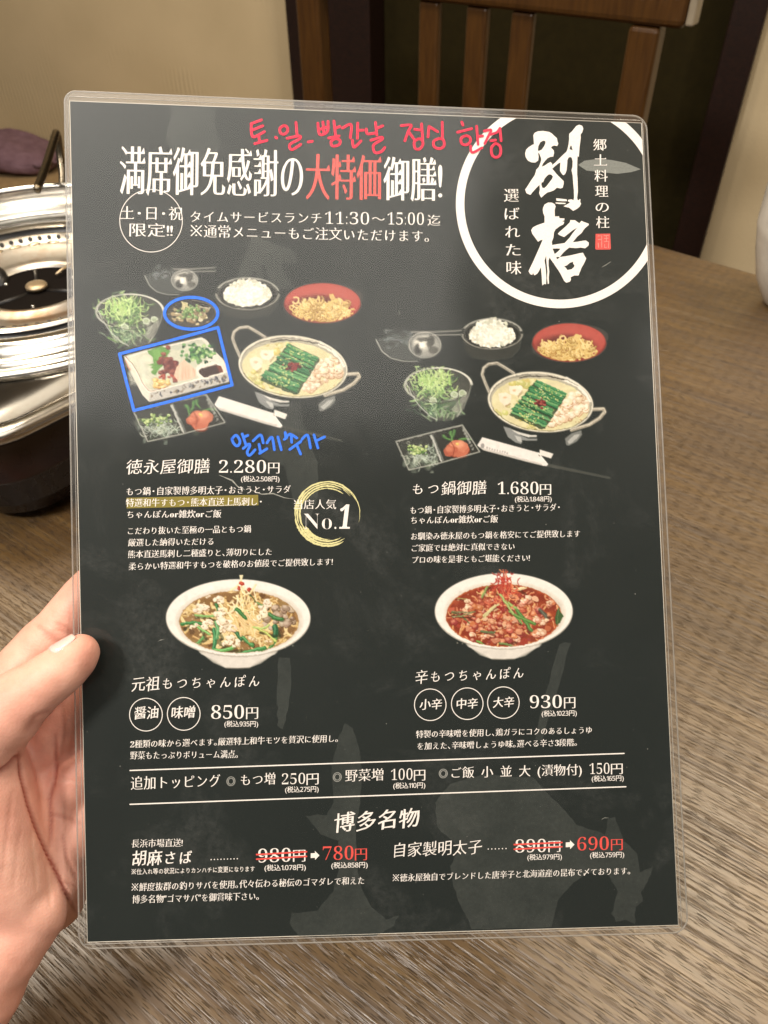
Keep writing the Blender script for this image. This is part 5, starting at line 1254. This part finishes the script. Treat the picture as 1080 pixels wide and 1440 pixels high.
def print_grid(name, c, seed, z, step=2):
    rgb, a = finish(c, seed)
    hh, ww = c.h//step, c.w//step
    A = a[:hh*step, :ww*step].reshape(hh, step, ww, step).mean((1, 3))
    P = (rgb*a[..., None])[:hh*step, :ww*step].reshape(hh, step, ww, step, 3).mean((1, 3))
    col = P+BASE_RGB*(1-A[..., None])
    Yp, Xp = np.mgrid[0:hh, 0:ww]; X = c.x0+(Xp+.5)*step/c.ss; Y = c.y0+(Yp+.5)*step/c.ss
    u, v = S_arr(X, Y); keep = A > .06
    q = keep[:-1, :-1] | keep[1:, :-1] | keep[:-1, 1:] | keep[1:, 1:]
    idx = np.arange(hh*ww).reshape(hh, ww); fy, fx = np.nonzero(q)
    faces = np.stack([idx[fy, fx], idx[fy+1, fx], idx[fy+1, fx+1], idx[fy, fx+1]], 1)
    used = np.unique(faces); rem = np.full(hh*ww, -1); rem[used] = np.arange(len(used)); faces = rem[faces]
    co = np.stack([u, v, np.full(hh*ww, z)], 1)[used]
    me = bpy.data.meshes.new(name); me.vertices.add(len(co)); me.vertices.foreach_set('co', co.ravel())
    me.loops.add(len(faces)*4); me.polygons.add(len(faces)); me.loops.foreach_set('vertex_index', faces.ravel().astype(np.int32))
    me.polygons.foreach_set('loop_start', np.arange(len(faces), dtype=np.int32)*4); me.update(calc_edges=True)
    cl = col.reshape(-1, 3)[used]; cl = np.where(cl <= .04045, cl/12.92, ((cl+.055)/1.055)**2.4)
    at = me.color_attributes.new('Col', 'FLOAT_COLOR', 'POINT'); at.data.foreach_set('color', np.concatenate([cl, np.ones((len(cl), 1))], 1).ravel())
    return link(name, me, M_FOOD, card)
zf = Z_FOOD
for i, d in enumerate(DISHES):
    c = Canvas(*d[2], tf=d[3], seed=d[4]); d[1](c, *[q for q in d[5:] if not (q is None)]) if d[1] is not paint_noodle_bowl else d[1](c, None, d[6])
    print_grid(d[0], c, d[4], zf+i*1.2e-6)

# ---------------------------------------------------------------- marker notes on the film
px_strokes('red_marker_note', [cr(340, 160, 5.4, s) for s in (
    [(70,80),(150,50)], [(75,80),(72,130),(85,178),(120,168),(172,140)], [(80,128),(160,95)], [(130,170),(135,215)], [(100,230),(192,205)],
    [(258,182),(266,188)], [(318,93),(290,115),(296,150),(325,158),(350,130),(340,100),(318,93)], [(412,70),(420,168)], [(345,190),(438,172),(436,196),(366,236),(380,276),(448,236)],
    [(505,218),(536,212)], [(578,76),(592,160),(650,138),(655,62)], [(592,122),(650,104)], [(616,66),(624,150)], [(700,60),(712,172)], [(712,112),(745,100)], [(660,188),(740,172)], [(712,190),(678,215),(690,248),(735,240),(748,208),(715,190)],
    [(765,112),(830,86),(824,186)], [(880,75),(878,190)], [(880,130),(922,128)], [(840,205),(852,258),(905,210)],
    [(945,120),(955,156),(1010,150)], [(1015,70),(1025,165)], [(1025,115),(1070,95)], [(980,205),(1060,182),(1062,200),(1000,242),(1012,298),(1060,290),(1085,260)])]
  + [cr(540, 160, 6.0, s) for s in (
    [(145,105),(228,100),(205,150),(175,232)], [(205,152),(250,215)], [(258,135),(312,142)], [(316,90),(326,218)], [(290,215),(255,240),(262,295),(300,300),(328,260),(315,222),(290,215)],
    [(378,115),(370,200)], [(380,112),(452,155)], [(490,75),(492,200)], [(465,212),(420,235),(422,280),(465,298),(505,275),(500,225),(465,212)],
    [(655,75),(665,100)], [(620,160),(738,130)], [(690,188),(650,210),(655,255),(695,266),(728,235),(720,200),(690,188)], [(780,110),(792,262)], [(792,196),(832,190)], [(730,275),(742,330),(825,290)],
    [(845,150),(902,140),(880,190),(848,255)], [(895,178),(950,160),(976,125)], [(976,125),(986,232)], [(900,232),(940,226)], [(940,252),(905,290),(910,350),(945,372),(980,345),(978,280),(940,252)])],
    3.7, Z_INK, M_INKR, menu, 'red handwritten Korean note', dz=1e-6)
px_strokes('blue_marker_note', [cr(320, 600, 7.2, s) for s in (
    [(45,125),(88,88),(125,140),(118,182),(92,196),(60,165),(45,125)], [(150,75),(186,182)], [(165,108),(206,90)], [(160,222),(214,178),(226,198),(200,258),(224,292),(280,235)],
    [(260,145),(335,85),(362,165)], [(320,180),(335,258)], [(325,272),(400,225)], [(400,165),(450,108),(475,235)], [(510,105),(545,235)],
    [(584,60),(590,112)], [(575,130),(600,112)], [(602,96),(640,78),(650,160)], [(655,85),(702,116)], [(630,232),(742,152)], [(700,185),(740,278)],
    [(755,128),(810,88),(840,216)], [(875,85),(915,216)], [(895,146),(982,105)])], 3.8, Z_INK, M_INKB, menu, 'blue handwritten Korean note', dz=1e-6)
px_strokes('blue_marker_box', [cr(160, 400, 6.0, s) for s in ([(50,588),(470,478),(880,366)], [(880,366),(940,610),(1000,850)], [(1000,850),(590,960),(172,1065)], [(172,1065),(110,830),(50,588)])], 4.3, Z_INK, M_INKB, menu, 'blue drawn box round the sashimi picture', smooth=False, dz=1e-6)
V, F = [], []
for i in range(96):
    a = 2*PI*i/96
    for s in (1, -1): V.append(S(269.1+(37.4+s*2.2)*math.cos(a), 440.9+(22.4+s*2.2)*math.sin(a))+(Z_INK,))
for i in range(96): j = (i+1) % 96; F.append((2*i, 2*i+1, 2*j+1, 2*j))
mesh('blue_marker_ring', V, F, M_INKB, menu)

# ---------------------------------------------------------------- laminate film and its sealed border
def film_outline(off=0.0, n=10):
    Q = [(90, 127, 16), (909, 163, 22), (968, 1312, 22), (111, 1335, 20)]; P = []
    pts = [S(x, y) for x, y, r in Q]; rs = [r*PXM for *_, r in Q]
    for i in range(4):
        p = Vector(pts[i]); a = (Vector(pts[i-1])-p).normalized(); b = (Vector(pts[(i+1) % 4])-p).normalized()
        th = math.acos(max(-1, min(1, a.dot(b)))); r = max(rs[i]-off, .0005)
        c = p+(a+b).normalized()*((rs[i])/math.sin(th/2)); t0 = p+a*(rs[i]/math.tan(th/2)); t1 = p+b*(rs[i]/math.tan(th/2))
        a0 = math.atan2(*(t0-c).yx); a1 = math.atan2(*(t1-c).yx)
        while a1-a0 > PI: a1 -= 2*PI
        while a1-a0 < -PI: a1 += 2*PI
        for k in range(n+1):
            t = a0+(a1-a0)*k/n; P.append((c.x+r*math.cos(t), c.y+r*math.sin(t)))
    return P
O = film_outline(); n = len(O)
fm = loft('laminate_film', [(O, -.00045), (film_outline(-.00003), -.0001), (O, .0003)], M_FILM, menu, smooth=False)
cw = [S(*p) for p in CARD_PX]
fill_mesh('sealed_border', [film_outline(.0004), cw], -.0001, M_BORDER, menu)
O3 = [(x, y, -.0001) for x, y in film_outline(.0001)]
tube('film_rim', O3+[O3[0]], .00028, M_RIM, menu, 8, cap=False)
sm = [Vector(p).lerp(Vector(q), .42) for p, q in zip([O[5], O[16], O[27], O[38]], cw)]
for i, (a, b) in enumerate(((0, 1), (1, 2), (2, 3), (3, 0))):
    P = [tuple(sm[a].lerp(sm[b], t))+(.00025+.00002*math.sin(t*40),) for t in np.linspace(.0, 1, 30)]
    tube('film_seam', P, .00014, M_RIM, menu, 6)
for i in (0, 1, 2, 3):
    a, b = Vector(cw[i]), Vector(cw[(i+1) % 4])
    tube('card_edge', [tuple(a.lerp(b, t))+(-.0001,) for t in (0, .5, 1)], .00016, mat_print('pale_paper_edge', (215, 208, 196)), menu, 6)

# ================================================================ the hand
def md(px, py, off=0.0): return menu_cam_depth(px, py)+off
n = NT('skin'); a = n.n('ShaderNodeVertexColor'); a.layer_name = 'Skin'; v = n.coords(); f1 = n.noise(v, 120, 5, .6); f2 = n.noise(v, 1500, 3, .6); f3 = n.noise(v, 30, 3)
c = n.mix(1.0, a.outputs[0], n.ramp(f1, [(.3, (.90, .87, .85)), (.7, (1.07, 1.09, 1.1))]), 'MULTIPLY'); c = n.mix(1.0, c, n.ramp(f3, [(.3, (1.0, .93, .92)), (.7, (1.0, 1.05, 1.04))]), 'MULTIPLY')
n.set(Base_Color=c, Roughness=n.math('MULTIPLY_ADD', f2, .15, .46), Specular=.45, Subsurface=.14, Subsurface_Radius=(1.0, .35, .18)); n.b.inputs['Subsurface Scale'].default_value = .004
vo = n.n('ShaderNodeTexVoronoi'); vo.inputs['Scale'].default_value = 1100; n.l(v, vo.inputs['Vector'])
n.bump(n.math('ADD', n.math('MULTIPLY', f2, .6), n.math('MULTIPLY', vo.outputs[0], .7)), .35, .00022); M_SKIN = n.m
n = NT('nail'); n.set(Base_Color=lin((244, 206, 192)), Roughness=.22, Subsurface=.2, Coat=.3); M_NAIL = n.m
def chain(bm, pts):
    """pts: (px, py, depth, radius); balls strung closely along a smooth path"""
    P = [(Vector(at_d(*p[:3])), p[3]) for p in pts]
    for i in range(len(P)-1):
        (a, ra), (b, rb) = P[i], P[i+1]
        m = max(2, int((b-a).length/(min(ra, rb)*.22)))
        for k in range(m+1):
            t = k/m; c0 = a.lerp(b, t)
            ts = t*t*(3-2*t); r = ra+(rb-ra)*ts
            bmesh.ops.create_icosphere(bm, subdivisions=3, radius=r, matrix=Matrix.Translation(c0))
bm = bmesh.new()
SD = md(105, 930)
thumb = [(113, 918, SD-.0080, .0066), (104, 927, SD-.0092, .0077), (84, 944, SD-.0115, .0086), (58, 962, SD-.0125, .0092), (28, 984, SD-.013, .0106), (0, 1008, SD-.012, .0128), (-45, 1050, SD-.008, .0165), (-90, 1120, SD-.004, .020)]
index = [(225, 742, SD+.012, .0075), (160, 800, SD+.0125, .0083), (118, 843, SD+.0125, .0090), (84, 886, SD+.012, .0094), (60, 911, SD+.012, .0102), (26, 954, SD+.011, .0112), (-30, 1010, SD+.011, .0135), (-80, 1070, SD+.011, .016)]
chain(bm, thumb); chain(bm, index)
chain(bm, [(300, 880, SD+.014, .0075), (230, 905, SD+.016, .0085), (150, 960, SD+.017, .0098), (70, 1040, SD+.018, .0115), (-20, 1100, SD+.016, .015)])
chain(bm, [(300, 990, SD+.014, .0072), (230, 1005, SD+.016, .0083), (160, 1050, SD+.0175, .0095), (95, 1105, SD+.018, .0115), (10, 1150, SD+.016, .016)])
chain(bm, [(260, 1100, SD+.013, .0064), (205, 1105, SD+.015, .0074), (150, 1140, SD+.0165, .0085), (95, 1185, SD+.018, .0115), (20, 1210, SD+.016, .016)])
# palm behind the sheet's edge
chain(bm, [(50, 1085, SD+.019, .0125), (75, 1130, SD+.0175, .0135), (82, 1180, SD+.0165, .0135), (82, 1225, SD+.0155, .0130), (74, 1262, SD+.0150, .0120)])
chain(bm, [(20, 1120, SD+.018, .0150), (30, 1200, SD+.018, .0160)])
# ball of the thumb, heel and wrist
chain(bm, [(-45, 1050, SD-.006, .0160), (-22, 1110, SD-.0030, .0165), (-8, 1170, SD+.000, .0165), (10, 1225, SD+.003, .0160), (30, 1268, SD+.0065, .0145), (48, 1270, SD+.0075, .0138)])
chain(bm, [(48, 1270, SD+.0075, .0130), (22, 1300, SD+.007, .0150), (-12, 1338, SD+.0055, .0170), (-60, 1395, SD+.005, .0215), (-130, 1470, SD+.006, .0240), (-330, 1660, SD+.012, .0270), (-620, 1900, SD+.02, .0300)])
chain(bm, [(-80, 1070, SD+.006, .018), (-80, 1180, SD+.006, .022), (-80, 1290, SD+.006, .024), (-130, 1400, SD+.006, .026)])
chain(bm, [(-20, 1100, SD+.014, .014), (-30, 1200, SD+.012, .020), (-40, 1300, SD+.010, .021)])
me = bpy.data.meshes.new('hand_raw'); bm.to_mesh(me); bm.free()
raw = bpy.data.objects.new('hand_raw', me); COL.objects.link(raw)
rm = raw.modifiers.new('r', 'REMESH'); rm.mode = 'VOXEL'; rm.voxel_size = .0009; rm.use_smooth_shade = True
s1 = raw.modifiers.new('s', 'SMOOTH'); s1.factor = .6; s1.iterations = 14
dg = bpy.context.evaluated_depsgraph_get(); hm = bpy.data.meshes.new_from_object(raw.evaluated_get(dg)); bpy.data.objects.remove(raw)
nv = len(hm.vertices); co = np.zeros(nv*3); hm.vertices.foreach_get('co', co); co = co.reshape(-1, 3)
nr = np.zeros(nv*3); hm.vertices.foreach_get('normal', nr); nr = nr.reshape(-1, 3)
cc = (co-CAMLOC) @ C2W; PX = cc[:, 0]/cc[:, 2]*FPX+CX; PY = cc[:, 1]/cc[:, 2]*FPX+CY; DP = cc[:, 2]
ncam = nr @ C2W; front = ncam[:, 2] < .35
def pdist(pts):
    best = np.full(nv, 1e9); tt = np.zeros(nv); n_ = len(pts)-1
    for i in range(n_):
        (x1, y1), (x2, y2) = pts[i], pts[i+1]; dx, dy = x2-x1, y2-y1; t = np.clip(((PX-x1)*dx+(PY-y1)*dy)/(dx*dx+dy*dy), 0, 1)
        d = np.hypot(PX-x1-t*dx, PY-y1-t*dy); u = d < best; best[u] = d[u]; tt[u] = (i+t[u])/n_
    return best, tt
skin = np.tile(np.array(lin((228, 170, 150))), (nv, 1)); red = np.zeros(nv)
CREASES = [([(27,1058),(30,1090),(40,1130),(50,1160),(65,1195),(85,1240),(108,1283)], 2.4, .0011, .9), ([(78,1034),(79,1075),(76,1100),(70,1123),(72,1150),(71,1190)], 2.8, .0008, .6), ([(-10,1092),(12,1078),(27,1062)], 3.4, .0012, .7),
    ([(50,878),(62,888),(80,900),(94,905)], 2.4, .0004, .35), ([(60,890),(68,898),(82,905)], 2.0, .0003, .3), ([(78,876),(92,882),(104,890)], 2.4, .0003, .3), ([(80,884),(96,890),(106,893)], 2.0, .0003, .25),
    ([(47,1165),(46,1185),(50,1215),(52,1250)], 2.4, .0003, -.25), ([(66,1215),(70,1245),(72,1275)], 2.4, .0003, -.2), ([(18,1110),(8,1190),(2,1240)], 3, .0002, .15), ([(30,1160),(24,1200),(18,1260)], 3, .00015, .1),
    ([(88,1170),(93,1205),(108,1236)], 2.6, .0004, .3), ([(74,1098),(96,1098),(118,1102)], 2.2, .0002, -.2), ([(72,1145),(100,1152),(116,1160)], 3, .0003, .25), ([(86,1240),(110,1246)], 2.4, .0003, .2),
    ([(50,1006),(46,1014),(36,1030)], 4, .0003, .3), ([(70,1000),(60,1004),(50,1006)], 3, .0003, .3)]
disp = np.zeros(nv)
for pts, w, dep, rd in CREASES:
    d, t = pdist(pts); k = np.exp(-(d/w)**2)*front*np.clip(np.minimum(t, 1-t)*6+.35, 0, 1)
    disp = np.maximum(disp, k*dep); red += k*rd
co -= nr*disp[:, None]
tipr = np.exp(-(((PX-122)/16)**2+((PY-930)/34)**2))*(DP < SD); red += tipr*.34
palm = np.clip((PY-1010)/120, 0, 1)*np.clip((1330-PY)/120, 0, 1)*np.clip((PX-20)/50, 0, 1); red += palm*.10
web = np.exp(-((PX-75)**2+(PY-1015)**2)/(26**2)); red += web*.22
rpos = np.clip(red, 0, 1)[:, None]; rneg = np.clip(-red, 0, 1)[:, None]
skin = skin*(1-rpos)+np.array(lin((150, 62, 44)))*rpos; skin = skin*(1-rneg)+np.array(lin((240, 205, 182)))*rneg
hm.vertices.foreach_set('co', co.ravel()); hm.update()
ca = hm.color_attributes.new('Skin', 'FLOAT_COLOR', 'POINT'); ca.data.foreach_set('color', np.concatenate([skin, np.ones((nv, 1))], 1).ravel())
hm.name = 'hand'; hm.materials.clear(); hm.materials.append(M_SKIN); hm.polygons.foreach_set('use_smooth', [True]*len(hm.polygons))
hand = bpy.data.objects.new('hand', hm); COL.objects.link(hand)
tag(hand, 'bare left hand gripping the left edge of the menu, thumb in front', 'hand')
# thumbnail, seen edge-on along the upper side of the thumb
tipP, midP = Vector(at_d(*thumb[0][:3])), Vector(at_d(*thumb[2][:3]))
ax = (tipP-midP).normalized(); tocam = (Vector(CAMLOC)-tipP).normalized(); tocam = (tocam-ax*tocam.dot(ax)).normalized()
side = ax.cross(tocam); 
if (C2W.T @ np.array(side))[1] > 0: side = -side  # up-left in the picture
V, F = [], []; nu, nvv = 16, 14
for i in range(nu):
    u = i/(nu-1); p = midP.lerp(tipP, .25+1.02*u); rr_ = .0084+(.0064-.0084)*u
    for k in range(nvv):
        b = (k/(nvv-1)-.5)*2; ang_ = rad(9)+b*rad(42)*(1-.25*(2*u-1)**2 if u > .5 else 1)
        r_ = rr_+.00035-.0004*abs(b)**4-.0006*max(0, .15-u)/.15
        V.append(p+(tocam*math.sin(ang_)*-1+tocam*0+side*math.cos(ang_))*r_ if False else p+(side*math.cos(ang_)+tocam*math.sin(ang_))*r_)
for i in range(nu-1):
    for k in range(nvv-1): F.append((i*nvv+k, i*nvv+k+1, (i+1)*nvv+k+1, (i+1)*nvv+k))
nl = mesh('thumbnail', V, F, M_NAIL, None, True); nl.parent = hand
sd = nl.modifiers.new('solid', 'SOLIDIFY'); sd.thickness = .0004; sd.offset = -1
